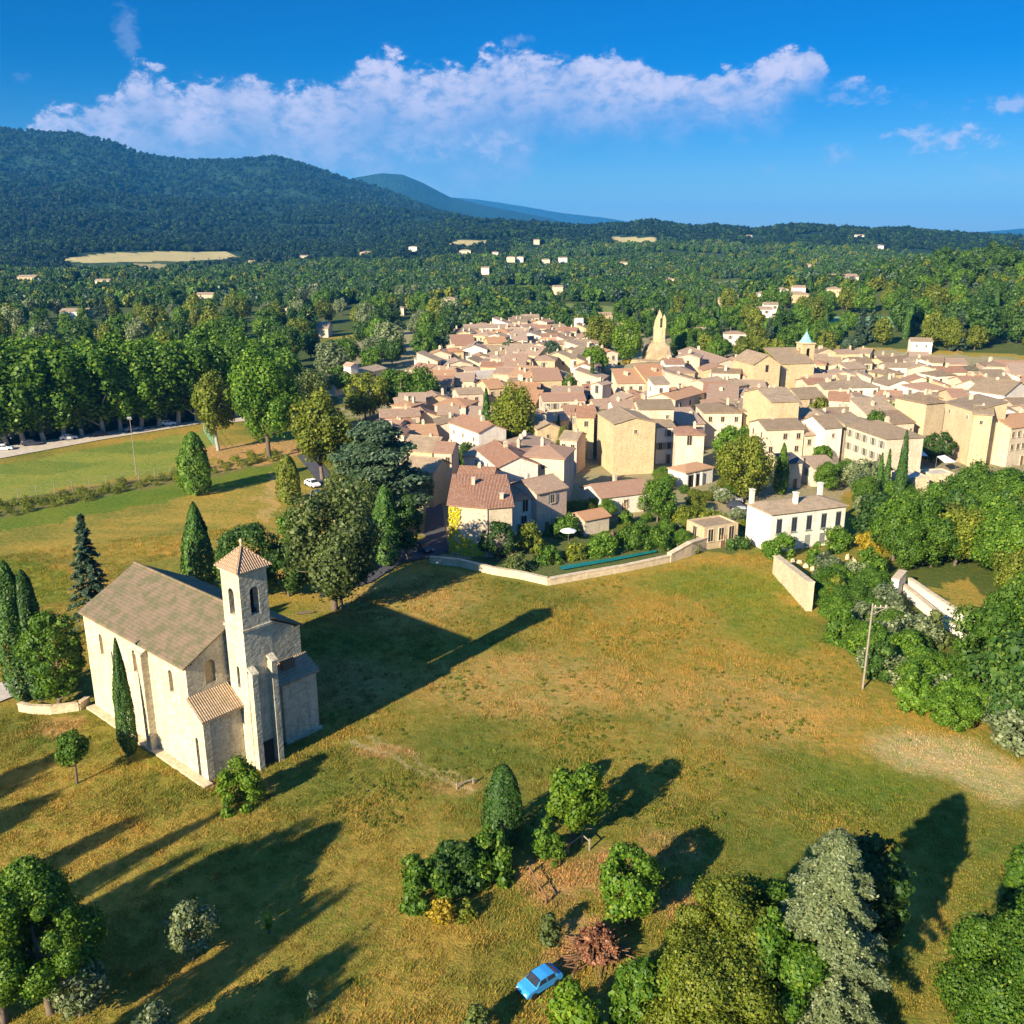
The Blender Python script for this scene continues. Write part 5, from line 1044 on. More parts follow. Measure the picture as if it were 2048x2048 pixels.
c7 = fill([(1545, 1090), (1640, 1120), (1700, 1190), (1750, 1240), (1800, 1380), (1740, 1345), (1690, 1300), (1640, 1265), (1570, 1180)], 38, 2.2, ('near', 'near', 'olive'), (3, 4.6), (1.1, 1.5), 'garden_shrub', '', 'hedge bushes at the right meadow edge', 15, cat='shrub')
c8 = fill([(1040, 975), (1150, 930), (1260, 905), (1440, 935), (1430, 1000), (1300, 1035), (1100, 1010)], 42, 2.2, ('near', 'nearw', 'nearw', 'olive'), (1.6, 3.6), (1.1, 1.5), 'garden_shrub', '', 'small garden shrubs between the village houses', 16, cat='shrub', fk=.75)
c4 = fill([(-60, 980), (0, 955), (240, 912), (350, 895), (430, 868), (515, 850), (525, 868), (430, 890), (250, 925), (0, 980), (-60, 1000)], 60, 2.4, ('scrub',), (1.0, 2.6), (.8, 1.4), 'scrub_bush', 'low brownish green bush in the scrub band below the pitch', 'scrub bushes below the pitch', 6)
# behind the village and to its left: first individual trees, farther off a wood
vil_polys = [TW, [g19(x, y) for x, y in [(115, 490), (200, 475), (460, 474), (460, 492), (300, 520), (150, 515)]], [g19(x, y) for x, y in [(1555, 594), (1690, 594), (1690, 622), (1555, 622)]], [g19(x, y) for x, y in [(950, 568), (1210, 570), (1190, 600), (960, 600)]], [g19(x, y) for x, y in [(1320, 526), (1550, 526), (1540, 548), (1340, 548)]],
             [g19(x, y) for x, y in [(920, 542), (1065, 538), (1065, 556), (930, 562)]], [g19(x, y) for x, y in [(1148, 445), (1245, 447), (1256, 468), (1166, 468)]], [g19(x, y) for x, y in [(833, 462), (880, 450), (945, 453), (860, 475)]]]
G1 = 'green tree in the belt of mixed trees behind the avenue and left of the village'
c5 = fill([(-120, 770), (380, 735), (560, 790), (640, 730), (690, 690), (840, 660), (860, 600), (800, 570), (400, 590), (-120, 600)], 150, 6.6, ('round', 'roundd', 'warm', 'round', 'fir', 'olive'), (11, 17), (.8, 1.1), 'broadleaf_tree', G1, 'mixed trees behind the avenue', 7, avoid=vil_polys)
c6 = fill([(1180, 650), (1290, 640), (1420, 668), (1560, 655), (1650, 665), (1800, 668), (2100, 690), (2100, 570), (1500, 575), (1150, 590)], 140, 6.2, ('round', 'round', 'roundd', 'warm', 'fir', 'cypr'), (9, 15), (.8, 1.1), 'broadleaf_tree', 'green tree in the belt of mixed trees behind the right half of the village', 'mixed trees behind the village', 8, avoid=vil_polys)
print('filled', c1, c2, c3, c4, c5, c6)
# trees beyond the left frame edge whose long shadows fall over the grass
rs = random.Random(3)
for pe, al, Hh, R in [(-59, 42.3, 18, 2.8), (-49.6, 39.4, 17, 1.8), (-43.2, 34.8, 16, 3.2), (-70.9, 32.9, 15, 2.4), (-65.8, 38.3, 17, 1.4), (-80, 31.7, 14, 2.6), (-86, 34.7, 13, 2.6), (-62.5, 34, 14, 1.6)]:
    al -= Hh/math.tan(R_(SUN_EL)); x = .629*al+.777*pe; y = .777*al-.629*pe
    inst('near', 'roadside_tree', 'tall tree outside the left frame edge casting a long shadow over the grass', 'trees left of the meadow', x, y, Hh, R/4.5*10/Hh, rs)

# --- the far wood: one mass of trees over plain and hills
def far_wood(mount):
    protos = bpy.data.collections.new('wood_trees')
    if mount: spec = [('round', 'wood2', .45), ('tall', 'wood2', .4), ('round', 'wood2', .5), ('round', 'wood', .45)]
    else: spec = [('round', 'green', .42), ('round', 'wood', .45), ('round', 'warm', .45), ('tall', 'wood', .38), ('round', 'blue', .45), ('cypress', 'cyp', .16), ('round', 'wood', .5), ('round', 'dark', .45)]
    for i, (kd, lm, Rr) in enumerate(spec):
        me = crown_mesh(kd, 10, 10*Rr, .4, 620, 1.25, LF[lm], 900+i); o = bpy.data.objects.new('wood_tree_%c' % (97+i), me); protos.objects.link(o)
    rg = np.random.default_rng(77); N = 80000
    r = 400*(4600/400)**(rg.random(N)**.62); a = np.radians(rg.uniform(-35, 35, N)); X = r*np.sin(a); Y = r*np.cos(a)
    ok = np.ones(N, bool)
    for pg in vil_polys: ok &= ~pin(X, Y, pg)
    near_ = np.array([g19(x, y) for x, y in [(-120, 790), (640, 790), (840, 640), (860, 590), (400, 578), (-120, 590)]]); ok &= ~pin(X, Y, [tuple(q) for q in near_])
    near2 = [g19(x, y) for x, y in [(1150, 700), (2150, 700), (2150, 562), (1500, 566), (1120, 582)]]; ok &= ~pin(X, Y, near2)
    ok &= ((fbm(X, Y, 110, 3, 61) > .34) | ((X > 150) & (r < 1300))) & (fbm(X, Y, 45, 2, 62)+.25*(r > 1500) > .22)
    for f in FOOT:
        if f[1] > 380: ok &= ((X-f[0])**2+(Y-f[1]+4)**2 > (f[2]+7)**2) & ~((abs(X-f[0]) < f[3]*.9+1.5) & (Y < f[1]) & (Y > f[1]-45-.07*f[1]))
    far_ = r > np.where(np.degrees(a) < 0, 1250+200*fbm(X, Y, 200, 2, 9), 1700)
    ok &= far_ if mount else ~far_
    X, Y, r = X[ok], Y[ok], r[ok]; n = len(X); Z = T(X, Y)-.3
    me = bpy.data.meshes.new('distant_wood'); me.vertices.add(n); me.vertices.foreach_set('co', np.stack([X, Y, Z], -1).astype(np.float32).ravel())
    at = me.attributes.new('sc', 'FLOAT', 'POINT'); at.data.foreach_set('value', (rg.uniform(.5, 1.0, n)*(.75+.9*fbm(X, Y, 60, 2, 63))*np.interp(r, [400, 1000, 2500, 4600], [.95, 1.0, 1.05, 1.25])).astype(np.float32))
    at = me.attributes.new('rz', 'FLOAT', 'POINT'); at.data.foreach_set('value', rg.uniform(0, 6.28, n).astype(np.float32))
    o = bpy.data.objects.new('distant_wood', me); COL.objects.link(o); tag(o, 'dark blue-green wood covering the mountain slopes and far hills' if mount else 'mixed green wood covering the plain behind the village', 'wood', kind='stuff')
    gn(o, protos, 'sc', 'rz')
def gn(o, coll, sc, rz):
    ng = bpy.data.node_groups.new('scatter', 'GeometryNodeTree'); ng.interface.new_socket('Geometry', in_out='INPUT', socket_type='NodeSocketGeometry'); ng.interface.new_socket('Geometry', in_out='OUTPUT', socket_type='NodeSocketGeometry')
    N = ng.nodes; L = ng.links; i = N.new('NodeGroupInput'); ou = N.new('NodeGroupOutput'); mp = N.new('GeometryNodeMeshToPoints'); ip = N.new('GeometryNodeInstanceOnPoints'); ci = N.new('GeometryNodeCollectionInfo')
    ci.inputs['Collection'].default_value = coll; ci.inputs['Separate Children'].default_value = True; ci.inputs['Reset Children'].default_value = True
    a1 = N.new('GeometryNodeInputNamedAttribute'); a1.data_type = 'FLOAT'; a1.inputs['Name'].default_value = sc; a2 = N.new('GeometryNodeInputNamedAttribute'); a2.data_type = 'FLOAT'; a2.inputs['Name'].default_value = rz
    cx = N.new('ShaderNodeCombineXYZ'); rv = N.new('FunctionNodeRandomValue'); rv.data_type = 'INT'; rv.inputs[4].default_value = 0; rv.inputs[5].default_value = len(coll.objects)-1
    L.new(i.outputs[0], mp.inputs['Mesh']); L.new(mp.outputs[0], ip.inputs['Points']); L.new(ci.outputs[0], ip.inputs['Instance']); ip.inputs['Pick Instance'].default_value = True
    L.new(rv.outputs[2], ip.inputs['Instance Index']); L.new(a2.outputs[0], cx.inputs[2]); L.new(cx.outputs[0], ip.inputs['Rotation']); L.new(a1.outputs[0], ip.inputs['Scale']); L.new(ip.outputs[0], ou.inputs[0])
    md = o.modifiers.new('scatter', 'NODES'); md.node_group = ng
far_wood(False); far_wood(True)
# --- dry grass of the meadow
def grass():
    coll = bpy.data.collections.new('tufts'); rg = np.random.default_rng(9)
    def gm_(name, k):
        m = bpy.data.materials.new(name); m.use_nodes = True; t = NT(m.node_tree); t.n.clear()
        a = t.add('ShaderNodeAttribute', attribute_type='INSTANCER', attribute_name='gc').outputs[0]; rnd = t.add('ShaderNodeNewGeometry').outputs['Random Per Island']
        c = t.mix(1., a, t.mix(rnd, tuple(.78*q for q in k), tuple(1.4*q for q in k)), 'MULTIPLY')
        d = t.add('ShaderNodeBsdfDiffuse', {'Color': c}); tr = t.add('ShaderNodeBsdfTranslucent', {'Color': c}); t.add('ShaderNodeOutputMaterial', {'Surface': t.add('ShaderNodeMixShader', {0: .25, 1: d.outputs[0], 2: tr.outputs[0]}).outputs[0]}); return m
    for i, (m_, h, nb) in enumerate([(gm_('grass_dry', (1.1, 1, .9)), .26, 46), (gm_('grass_green', (.6, .85, .6)), .24, 46), (gm_('grass_mixed', (.9, .95, .8)), .22, 46), (gm_('grass_mixed_dry', (1, 1, 1)), .2, 40)]):
        p = rg.uniform(-.75, .75, (nb, 2)); hh = h*rg.uniform(.5, 1.3, nb); a = rg.random(nb)*6.28; w = .045; ln = rg.normal(0, .1, (nb, 2))
        b0 = np.stack([p[:, 0]-w*np.cos(a), p[:, 1]-w*np.sin(a), np.zeros(nb)-.03], -1); b1 = np.stack([p[:, 0]+w*np.cos(a), p[:, 1]+w*np.sin(a), np.zeros(nb)-.03], -1); tp = np.stack([p[:, 0]+ln[:, 0], p[:, 1]+ln[:, 1], hh], -1)
        me = npmesh('tuft', np.stack([b0, b1, tp], 1).reshape(-1, 3), np.arange(nb*3).reshape(nb, 3), m_); coll.objects.link(bpy.data.objects.new('tuft', me))
    N = 30000; r = np.sqrt(rg.uniform(40**2, 165**2, N)); a = np.radians(rg.uniform(-36, 34, N)); X = r*np.sin(a); Y = r*np.cos(a); ok = np.ones(N, bool)
    md_ = [g19(x, y) for x, y in [(-100, 2100), (-100, 1345), (200, 1345), (430, 1440), (560, 1350), (560, 1180), (700, 1120), (820, 1075), (1040, 1110), (1300, 1062), (1430, 1040), (1470, 1060), (1540, 1165), (1640, 1300), (1800, 1370), (2050, 1480), (2050, 2100)]]
    ok &= pin(X, Y, md_) | pin(X, Y, [g19(x, y) for x, y in [(-100, 1300), (-100, 1010), (520, 900), (530, 980), (440, 1000), (300, 1060), (150, 1300)]]); X, Y = X[ok], Y[ok]; n = len(X)
    me = bpy.data.meshes.new('meadow_grass'); me.vertices.add(n); me.vertices.foreach_set('co', np.stack([X, Y, T(X, Y)+(fbm(X, Y, 9, 3, 2)-.5)*.25*np.exp(-((np.hypot(X, Y)-80)/70)**2)], -1).astype(np.float32).ravel())
    at = me.attributes.new('sc', 'FLOAT', 'POINT'); at.data.foreach_set('value', (rg.uniform(.5, 1.15, n)*(.4+.9*fbm(X, Y, 7, 3, 6))).astype(np.float32)); at = me.attributes.new('rz', 'FLOAT', 'POINT'); at.data.foreach_set('value', rg.uniform(0, 6.28, n).astype(np.float32))
    o = bpy.data.objects.new('meadow_grass', me); COL.objects.link(o); cc = cover(X, Y, np.hypot(X, Y)); at = me.color_attributes.new('gc', 'FLOAT_COLOR', 'POINT'); at.data.foreach_set('color', np.concatenate([cc, np.ones((n, 1))], 1).astype(np.float32).ravel()); tag(o, 'dry golden and green grass tufts covering the meadow', 'grass', kind='stuff'); gn(o, coll, 'sc', 'rz')
    # weeds: darker clumps in the upper meadow
    coll = bpy.data.collections.new('weeds'); me = crown_mesh('bush', .3, .5, 0, 70, .12, LF['warm'], 5); coll.objects.link(bpy.data.objects.new('weed', me)); me = crown_mesh('bush', .3, .4, 0, 50, .16, LF['warm'], 6); coll.objects.link(bpy.data.objects.new('weed', me))
    N = 5200; x = rg.uniform(620, 1720, N); y = rg.uniform(1090, 1560, N); P = np.array([g19(a_, b_) for a_, b_ in zip(x, y)]); X, Y = P[:, 0], P[:, 1]
    ok = pin(X, Y, md_) & (fbm(X, Y*1.6, 6, 3, 41)+rg.uniform(-.12, .12, N) > .6); X, Y = X[ok], Y[ok]; n = len(X)
    me = bpy.data.meshes.new('meadow_weeds'); me.vertices.add(n); me.vertices.foreach_set('co', np.stack([X, Y, T(X, Y)+.03], -1).astype(np.float32).ravel())
    at = me.attributes.new('sc', 'FLOAT', 'POINT'); at.data.foreach_set('value', rg.uniform(.3, .75, n).astype(np.float32)); at = me.attributes.new('rz', 'FLOAT', 'POINT'); at.data.foreach_set('value', rg.uniform(0, 6.28, n).astype(np.float32))
    o = bpy.data.objects.new('meadow_weeds', me); COL.objects.link(o); tag(o, 'small dark green weeds dotted over the upper meadow', 'weeds', kind='stuff'); gn(o, coll, 'sc', 'rz')
grass()
# ------------------------------------------------------------------ walls, poles, cars and small things
def wall_run(name, label, pts, h, th, m, cope=True, cat='wall', zz=0.):
    """pts: world points; h: height or list"""
    root = empty(name, (*pts[0], 0), 0, label, cat); x0, y0 = pts[0]; mb = MB(); cb = MB(); hs = h if isinstance(h, (list, tuple)) else [h]*len(pts)
    for i in range(len(pts)-1):
        a = Vector(pts[i]); b = Vector(pts[i+1]); d = (b-a).normalized(); n = Vector((-d.y, d.x)); k = (i % 2)*.002
        c = [a-n*(th/2+k)-d*.05*(i > 0), b-n*(th/2+k), b+n*(th/2+k), a+n*(th/2+k)-d*.05*(i > 0)]
        for bb, e, zb, zt in ((mb, 0, [-1, -1], [hs[i]-.1, hs[i+1]-.1]), (cb, .08, [hs[i]-.1, hs[i+1]-.1], [hs[i]+.06, hs[i+1]+.06])):
            q = [c[0]-n*e, c[1]-n*e, c[2]+n*e, c[3]+n*e]
            P = [(q[j].x-x0, q[j].y-y0, z) for zl in (zb, zt) for j, z in zip(range(4), (zl[0], zl[1], zl[1], zl[0]))]
            bb.poly(P, [(3, 2, 1, 0), (4, 5, 6, 7), (0, 1, 5, 4), (1, 2, 6, 5), (2, 3, 7, 6), (3, 0, 4, 7)])
    mb.obj('wall_face', m, root)
    if cope: cb.obj('coping', M['wall'], root)
    return root
C1 = lambda x, y: G(*c_('1', x, y))
wall_run('stone_wall', 'long low pale stone wall between meadow and village gardens', P19([(812, 1062), (868, 1068), (930, 1083), (985, 1092), (1035, 1104), (1100, 1092), (1180, 1078), (1262, 1060)]), 1.1, .55, M['wall'])
wall_run('stone_wall', 'stepped rubble wall end between the pool and the flat tan outbuilding', P19([(1262, 1060), (1300, 1048), (1330, 1036)]), [1.4, 2.3, 2.1], .8, M['wall'])
wall_run('tiled_wall', 'high pale garden wall with tiled coping at the right edge of the meadow', [C1(448, 590), C1(540, 690), C1(648, 812)], [3.0, 3.6, 4.3], .9, M['wall'])
w2 = wall_run('channel_wall', 'long stone channel wall running down to the right from the hedge block', [C1(1205, 705), C1(1400, 870), C1(1620, 1010)], 1.5, .5, M['white'])
wall_run('channel_wall', 'farther parallel stone wall of the channel right of the hedge block', [C1(1240, 690), C1(1440, 830), C1(1640, 960)], 2.0, .5, M['white'])
wall_run('pillar_wall', 'short thick white wall end above the channel right of the hedge block', [C1(1150, 745), C1(1195, 690)], 3.2, 1.0, M['white'])
wall_run('pillar_wall', 'square white pillar at the lower end of the stone channel', [C1(1628, 985), C1(1640, 975)], 3.0, .9, M['white'])
wall_run('low_wall', 'low curved pale wall before the bushes left of the chapel', P19([(38, 1340), (60, 1345), (100, 1346), (150, 1340), (168, 1328)]), .9, .4, M['wall'])
# pool with rim
pa = P19([(1060, 1078), (1150, 1062), (1240, 1044), (1238, 1040), (1150, 1056), (1056, 1071)]); sheet('pool_water', pa, plain('pool_water', (.01, .16, .15), .2), .12)
# utility pole
def pole():
    x, y = C1(970, 1275); h = Zat(x, y, c_('1', 0, 765)[1]); r = empty('utility_pole', (x, y, 0), 0, 'tall wooden utility pole with short arm at the right meadow edge', 'pole'); mb = MB()
    mb.tube([(0, 0, -.5), (0, 0, h)], [.13, .09], 10); mb.obj('post', M['pole'], r); mb = MB(); mb.box((.8, 0, h-.5), (1.7, .1, .12)); mb.tube([(0, 0, h-1.4), (1.6, 0, h-.55)], .04, 6); mb.obj('arm', M['pole'], r)
    mb = MB()
    for q in (.3, .9, 1.5): mb.tube([(q, 0, h-.43), (q, 0, h-.2)], [.07, .04], 8)
    mb.obj('insulators', M['white'], r)
pole()
def lamp(px, by, ty, label):
    x, y = G(px, by); h = Zat(x, y, ty); r = empty('floodlight_mast', (x, y, 0), 0, label, 'mast'); mb = MB(); mb.tube([(0, 0, -.3), (0, 0, h)], [.1, .06], 8); mb.obj('mast', M['pole'], r)
    mb = MB(); mb.box((0, -.15, h+.1), (.9, .3, .4)); mb.box((0, 0, h-.3), (1., .08, .08)); mb.obj('floodlight', M['metal'], r)
lamp(273, 950, 836, 'tall thin floodlight mast with pale head beside the pitch')
# pitch fence
for (p, q, lb) in [((0, 948), (350, 893), 'thin wire fence with posts along the lower edge of the pitch'), ((385, 815), (410, 850), 'pale green metal fence below the olive-green tree')]:
    a = Vector((*g19(*p), 0)); b = Vector((*g19(*q), 0)); n = max(3, int((b-a).length/3.2)); r = empty('pitch_fence', a, 0, lb, 'fence'); mm = M['pole']
    if q[0] == 410: mm = M['teal']
    for i in range(n+1):
        c = (b-a)*(i/n); mb = MB(); mb.tube([(c.x, c.y, -.3), (c.x, c.y, 2.2)], .06, 6); mb.obj('post', mm, r)
    mb = MB(); c = b-a
    for z in (.3, 1.2, 2.1): mb.tube([(0, 0, z), (c.x, c.y, z)], .025, 4)
    mb.obj('wires', mm, r)
# cars
def car_meshes(paint):
    P = [(-2.1, .45), (-2.15, .75), (-2.0, 1.0), (-1.75, 1.05), (-1.15, 1.5), (-.4, 1.56), (.45, 1.5), (1.05, 1.02), (1.85, .9), (2.1, .7), (2.12, .42), (1.7, .3), (-1.8, .3)]; w = .85; mb = MB(); n = len(P)
    def wd(z): return w if z < 1.05 else w-.16*(z-1.0)/.55
    mb.poly([(x, -wd(z), z) for x, z in P]+[(x, wd(z), z) for x, z in P], [tuple(range(n)), tuple(range(2*n-1, n-1, -1))]+[(i, n+i, n+(i+1) % n, (i+1) % n) for i in range(n)])
    body = mb.mesh('body', paint)
    bm = bmesh.new(); bm.from_mesh(body); bmesh.ops.bevel(bm, geom=bm.edges[:], offset=.05, segments=2, affect='EDGES'); bm.to_mesh(body); bm.free()
    ws = MB(); ws.slab([(.5, -.66, 1.53), (1.03, -.76, 1.09), (1.03, .76, 1.09), (.5, .66, 1.53)], .03); rw = MB(); rw.slab([(-1.68, -.72, 1.15), (-1.2, -.66, 1.51), (-1.2, .66, 1.51), (-1.68, .72, 1.15)], .03)
    sd = MB()
    for s in (-1, 1):
        for x0, x1 in ((-1.15, -.25), (-.15, .72)):
            sd.poly([(x0, s*.86, 1.06), (x1+.12*(x1 > .5), s*.86, 1.06), (x1-.2*(x1 > .5), s*.74, 1.44), (x0+.05, s*.74, 1.44), (x0, s*.82, 1.06), (x1, s*.82, 1.06), (x1, s*.7, 1.44), (x0, s*.7, 1.44)], [(0, 1, 2, 3), (0, 4, 5, 1), (3, 2, 6, 7)])
    wh = MB(); wh.tube([(0, -.1, 0), (0, .1, 0)], .32, 16); hl = MB(); hl.box((0, 0, 0), (.08, .32, .14))
    return body, ws.mesh('windscreen', M['glass']), rw.mesh('rear_window', M['glass']), sd.mesh('side_windows', M['glass']), wh.mesh('wheel', M['tyre']), hl.mesh('headlight', M['whitep'])
CM = {k: car_meshes(p) for k, p in dict(blue=M['carblue'], white=M['whitep'], grey=plain('grey_car_paint', (.25, .26, .28), .3), dark=plain('dark_car_paint', (.04, .045, .06), .3), silver=plain('silver_car_paint', (.55, .56, .58), .3)).items()}
def car(kind, x, y, rz, label, group=None, s=1., z=None):
    b, w1, w2, sd, wh, hl = CM[kind]; r = empty('parked_car', (x, y, (float(T(x, y)) if z is None else z)+.02), rz, label, 'car', group); r.scale = (s, s, s)
    for me in (b, w1, w2, sd): dup_mesh(me.name.split('.')[0], me, r)
    for wx in (-1.3, 1.35):
        for wy in (-.8, .8): o = dup_mesh('wheel', wh, r); o.location = (wx, wy, .32)
    for wy in (-.55, .55): o = dup_mesh('headlight', hl, r); o.location = (2.1, wy, .68)
bx, by = g19(1018, 1862)
car('blue', bx, by, R_(218), 'small bright blue car parked on the dirt track at the lower edge', s=.76)
gc = 'cars parked by the villa'
for i, (x, y, k, lb) in enumerate([(1368, 938, 'white', 'white car at the top of the row of cars left of the villa'), (1380, 950, 'silver', 'second car from the top of the row left of the villa'), (1392, 960, 'dark', 'dark car in the row left of the villa'), (1402, 972, 'silver', 'lowest silver car of the row left of the villa')]):
    p = g19(x, y); car(k, p[0], p[1], R_(-12), lb, gc)
for x, y, k, lb in [(590, 918, 'white', 'white car on the shaded road above the light columnar tree'), (602, 940, 'silver', 'silver car just below the white one on the shaded road'), (612, 952, 'dark', 'dark car on the shaded road left of the cedar'), (798, 1040, 'dark', 'dark car in the shade before the creeper house'), (605, 1085, 'silver', 'silver car under the trees behind the chapel tower')]:
    p = g19(x, y); car(k, p[0], p[1], R_(-50), lb, 'cars on the shaded road')
ga = 'cars parked under the plane trees'
for i, (x, y, k) in enumerate([(8, 850, 'white'), (60, 841, 'dark'), (130, 830, 'silver'), (190, 823, 'dark'), (250, 814, 'grey'), (318, 803, 'white')]):
    p = g19(x, y); car(k, p[0], p[1], R_(14+(i*37) % 30), '%s car under the plane trees, %s from the left in the row' % (k, ['first', 'second', 'third', 'fourth', 'fifth', 'sixth', 'seventh', 'eighth', 'ninth', 'tenth'][i]), ga)
# parasols and awnings
def parasol(px, py, h, r, m, label):
    x, y = G(px, py, h); rt_ = empty('parasol', (x, y, float(T(x, y))), 0, label, 'parasol'); mb = MB(); n = 8; P = [(r*math.cos(i*math.pi/4), r*math.sin(i*math.pi/4), h) for i in range(n)]
    mb.poly(P+[(0, 0, h+r*.35)]+[(a, b, c-.12) for a, b, c in P], [(i, (i+1) % n, n) for i in range(n)]+[(i, n+1+i, n+1+(i+1) % n, (i+1) % n) for i in range(n)]); mb.obj('canopy', m, rt_); mb = MB(); mb.tube([(0, 0, 0), (0, 0, h+r*.38)], .04, 6); mb.obj('pole', M['metal'], rt_)
parasol(*c_('4', 1495, 1395), 2.4, 1.4, M['awn'], 'white round parasol in the garden right of the creeper house')
parasol(*c_('4', 1020, 1085), 6.5, 1.6, M['orangec'], 'orange parasol on the terrace above the creeper house')
for i, (cx, cy, lb) in enumerate([(1100, 985, 'white awning beside the big cream corner house'), (1330, 1040, 'pointed white shade sail on the terrace'), (1060, 950, 'upper white awning near the corner house')]):
    x, y = G(*c_('6', cx, cy), 3); r = empty('shade_sail', (x, y, float(T(x, y))), .5*i, lb, 'shade sail'); mb = MB(); P = [(-2, -1.3, 2.6), (2.2, -1, 2.3), (1.6, 1.7, 3.4), (-1.5, 1.3, 3.5)]; mb.slab(P, .05); mb.obj('cloth', M['awn'], r)
    mb = MB(); [mb.tube([(a, b, 0), (a, b, c)], .05, 6) for a, b, c in P]; mb.obj('posts', M['metal'], r)
# pale stones and furniture before the villa
rv = random.Random(8); ORD1 = ['first', 'second', 'fifth', 'third', 'fourth', 'sixth', 'eighth', 'tenth', 'eleventh', 'twelfth', 'ninth', 'seventh', 'thirteenth']
gd = MB()
for i, (x, y) in enumerate([(1495, 1060), (1508, 1062), (1545, 1052), (1520, 1070), (1532, 1075), (1560, 1068), (1580, 1060), (1598, 1055), (1604, 1075), (1612, 1062), (1589, 1085), (1572, 1040), (1625, 1072)]):
    p = g19(x, y); k = MB(); rough(k, (0, 0, rv.uniform(.3, .55), rv.uniform(.25, .45)), -.1, rv.uniform(.3, .8), .08, i, .7, n=9, lv=3); o = k.obj('boulder', M['wall']); o.location = (*p, 0); tag(o, 'pale boulder in the villa garden, %s from the left' % ORD1[i], 'boulder', 'pale boulders in the villa garden')
# brush pile
x, y = g19(1125, 1808); r = empty('brush_pile', (x, y, 0), 0, 'reddish brown pile of cut branches beside the blue car', 'brush pile')
dup_mesh('twigs', crown_mesh('loose', 2.2, 1.9, .05, 3500, .2, LF['brown'], 4), r); mb = MB()
for i in range(100):
    a = rv.uniform(0, 6.28); q = rv.uniform(0, 1.9); b = a+rv.uniform(-1, 1); mb.tube([(q*math.cos(a), q*math.sin(a), .2+(2-q)*.7), (q*math.cos(a)+1.4*math.cos(b), q*math.sin(a)+1.4*math.sin(b), max(.1, (2-q)*.8+rv.uniform(-.7, .5)))], [.05, .025], 5)
mb.obj('branches', M['wood'], r)
# posts and logs
def posts(L, label, m, h=1.1, rail=True):
    W_ = [g19(*p) for p in L]; r = empty('wooden_fence', (*W_[0], 0), 0, label, 'fence'); x0, y0 = W_[0]
    for p in W_: mb = MB(); mb.tube([(p[0]-x0, p[1]-y0, -.3), (p[0]-x0, p[1]-y0, h)], .09, 6); mb.obj('post', m, r)
    mb = MB()
    for a, b in zip(W_[:-1], W_[1:]): mb.tube([(a[0]-x0, a[1]-y0, h*.85), (b[0]-x0, b[1]-y0, h*.8)], .06, 6)
    mb.obj('rail', m, r)
posts([(1072, 1612), (1098, 1592), (1112, 1604)], 'short rough wooden fence right of the small shrub under the lime tree', M['pole']); posts([(1000, 1650), (1015, 1680), (1030, 1705)], 'tumbled weathered wooden rails left of the dark egg-shaped bush', M['wood'], .8); posts([(862, 1490), (893, 1480)], 'two short posts with a rail in the open meadow', M['pole'], .7)
mb = MB(); mb.tube([(0, 0, .15), (2.2, .6, .15)], [.2, .15], 8); o = mb.obj('fallen_log', M['bark']); p = g19(560, 1160); o.location = (*p, .05); tag(o, 'fallen tree trunk in the shade right behind the chapel', 'log')
# haze
hb = MB(); hb.poly([(x, y, z) for z in (-8, 560) for x, y in ((-16600, -16600), (16600, -16600), (16600, 16600), (-16600, 16600))], [(3, 2, 1, 0), (4, 5, 6, 7), (0, 1, 5, 4), (1, 2, 6, 5), (2, 3, 7, 6), (3, 0, 4, 7)])
hm = bpy.data.materials.new('haze'); hm.use_nodes = True; t = NT(hm.node_tree); t.n.clear()
pv = t.add('ShaderNodeVolumePrincipled', {'Color': (.05, .4, 1., 1), 'Density': HAZE, 'Anisotropy': .0}); t.add('ShaderNodeOutputMaterial', {'Volume': pv.outputs[0]})
o = hb.obj('haze', hm); tag(o, 'thin blue haze over the plain', 'haze', kind='stuff')

# ------------------------------------------------------------------ labels that single out each house
LM = [('the ruined belfry', *c_('5', 632, 420)), ('the parish church', *c_('5', 1640, 620)), ('the tall blank ochre gable', *c_('5', 460, 1150)), ('the long white building', *c_('8', 300, 190)), ('the creeper house', *c_('4', 800, 1300)),
      ('the big village tree', *c_('4', 1040, 480)), ('the thin cypress above the centre', 1183, 750), ('the tall cream house with red hipped roof', *c_('4', 1300, 860)), ('the very long grey roofed building', *c_('6', 1400, 350)), ('the big cream corner house', *c_('6', 800, 800)),
      ('the loggia house', *c_('5', 900, 1090)), ('the orange roof at the right edge', *c_('6', 1880, 740)), ('the cedar', 765, 920), ('the white villa', 1600, 1020), ('the three dark trees left of the village', 795, 780), ('the pale field on the left', 300, 515), ('the far right wooded slope', 1950, 600), ('the tennis court', 1715, 640), ('the skyline notch above the belfry', 1305, 445)]
ORD = ['', 'second ', 'third ', 'fourth ', 'fifth ', 'sixth ', 'seventh ', 'eighth ', 'ninth ', 'tenth ', 'eleventh ', 'twelfth ', 'thirteenth ', 'fourteenth ', 'fifteenth ', 'sixteenth ', 'seventeenth ', 'eighteenth ', 'nineteenth ', 'twentieth ']
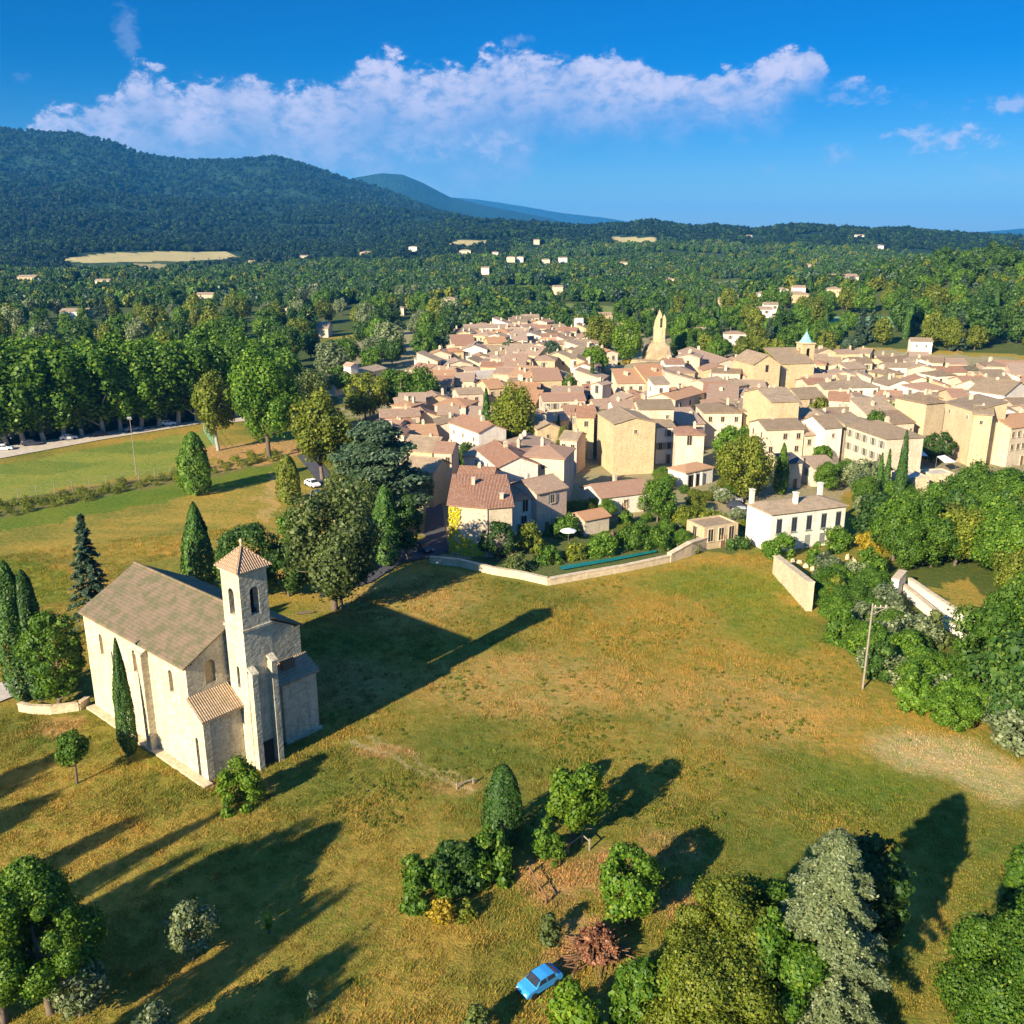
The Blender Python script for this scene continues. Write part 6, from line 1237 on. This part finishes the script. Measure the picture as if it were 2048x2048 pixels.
def shorten(n):
    for a, b in (('the tall blank ochre gable', 'the blank ochre gable'), ('the thin cypress above the centre', 'the thin central cypress'), ('the tall cream house with red hipped roof', 'the tall red-hipped house'), ('the very long grey roofed building', 'the long grey roof'), ('the big cream corner house', 'the big corner house'), ('the orange roof at the right edge', 'the rightmost orange roof'), ('the three dark trees left of the village', 'the three dark trees'), ('the pale field on the left', 'the pale left field'), ('the far right wooded slope', 'the right wooded slope'), ('the skyline notch above the belfry', 'the far skyline')):
        if n == a: return b
    return n
LM = [(shorten(n), x, y) for n, x, y in LM]
LMT = [q for q in LM if q[0] not in ('the loggia house', 'the blank ochre gable')]+[('the chapel', 450, 1250), ('the pitch corner', 395, 930), ('the utility pole', 1733, 1290), ('the ruin', 1830, 960), ('the stone channel', 1880, 1200), ('the lower right meadow edge', 1950, 1400)]
def ordn(i):
    return '' if i == 0 else (ORD[i] if i < len(ORD) else '%d%s ' % (i+1, {1: 'st', 2: 'nd', 3: 'rd'}.get((i+1) % 10 if (i+1)//10 != 1 else 0, 'th')))
cells = {}
for hd in [h for h in HOUSES if not h['lab']]+AUTOT:
    isT = 'desc' in hd
    n, x, y = min(LMT if isT else LM, key=lambda q: math.hypot((q[1]-hd['px']), (q[2]-hd['py'])*1.6)); dx, dy = hd['px']-x, (hd['py']-y)*1.5
    rel = ('right of' if dx > 0 else 'left of') if abs(dx) > abs(dy) else ('in front of' if dy > 0 else 'behind')
    if not isT:
        shp = {'gx': 'ridged', 'gy': 'gabled', 'hip': 'hipped', 'shed': 'sloping', 'flat': 'flat'}[hd['roof']]
        hd['desc'] = '%s house with %s %s roof' % (WALLN[hd['wall']], ROOFN[hd['rm']], shp) if shp not in ROOFN[hd['rm']] else '%s house with %s roof' % (WALLN[hd['wall']], ROOFN[hd['rm']])
    elif hd['group'] == 'plane trees lining the avenue': hd['px'] += 0
    hd['dist'] = math.hypot(dx, dy); cells.setdefault((hd['desc'], rel+' '+n), []).append(hd)
for (d_, rl), L in cells.items():
    L.sort(key=lambda q: q['dist'])
    for i, hd in enumerate(L):
        if hd.get('group') == 'trees left of the meadow': continue
        d_ = d_.replace('very ', ''); hd['o']['label'] = (d_+', '+rl) if len(L) == 1 else '%s, %snearest %s' % (d_, ordn(i), rl)
for i, hd in enumerate(HOUSES):
    if i >= NV: hd['o']['group'] = 'scattered country houses in the plain'
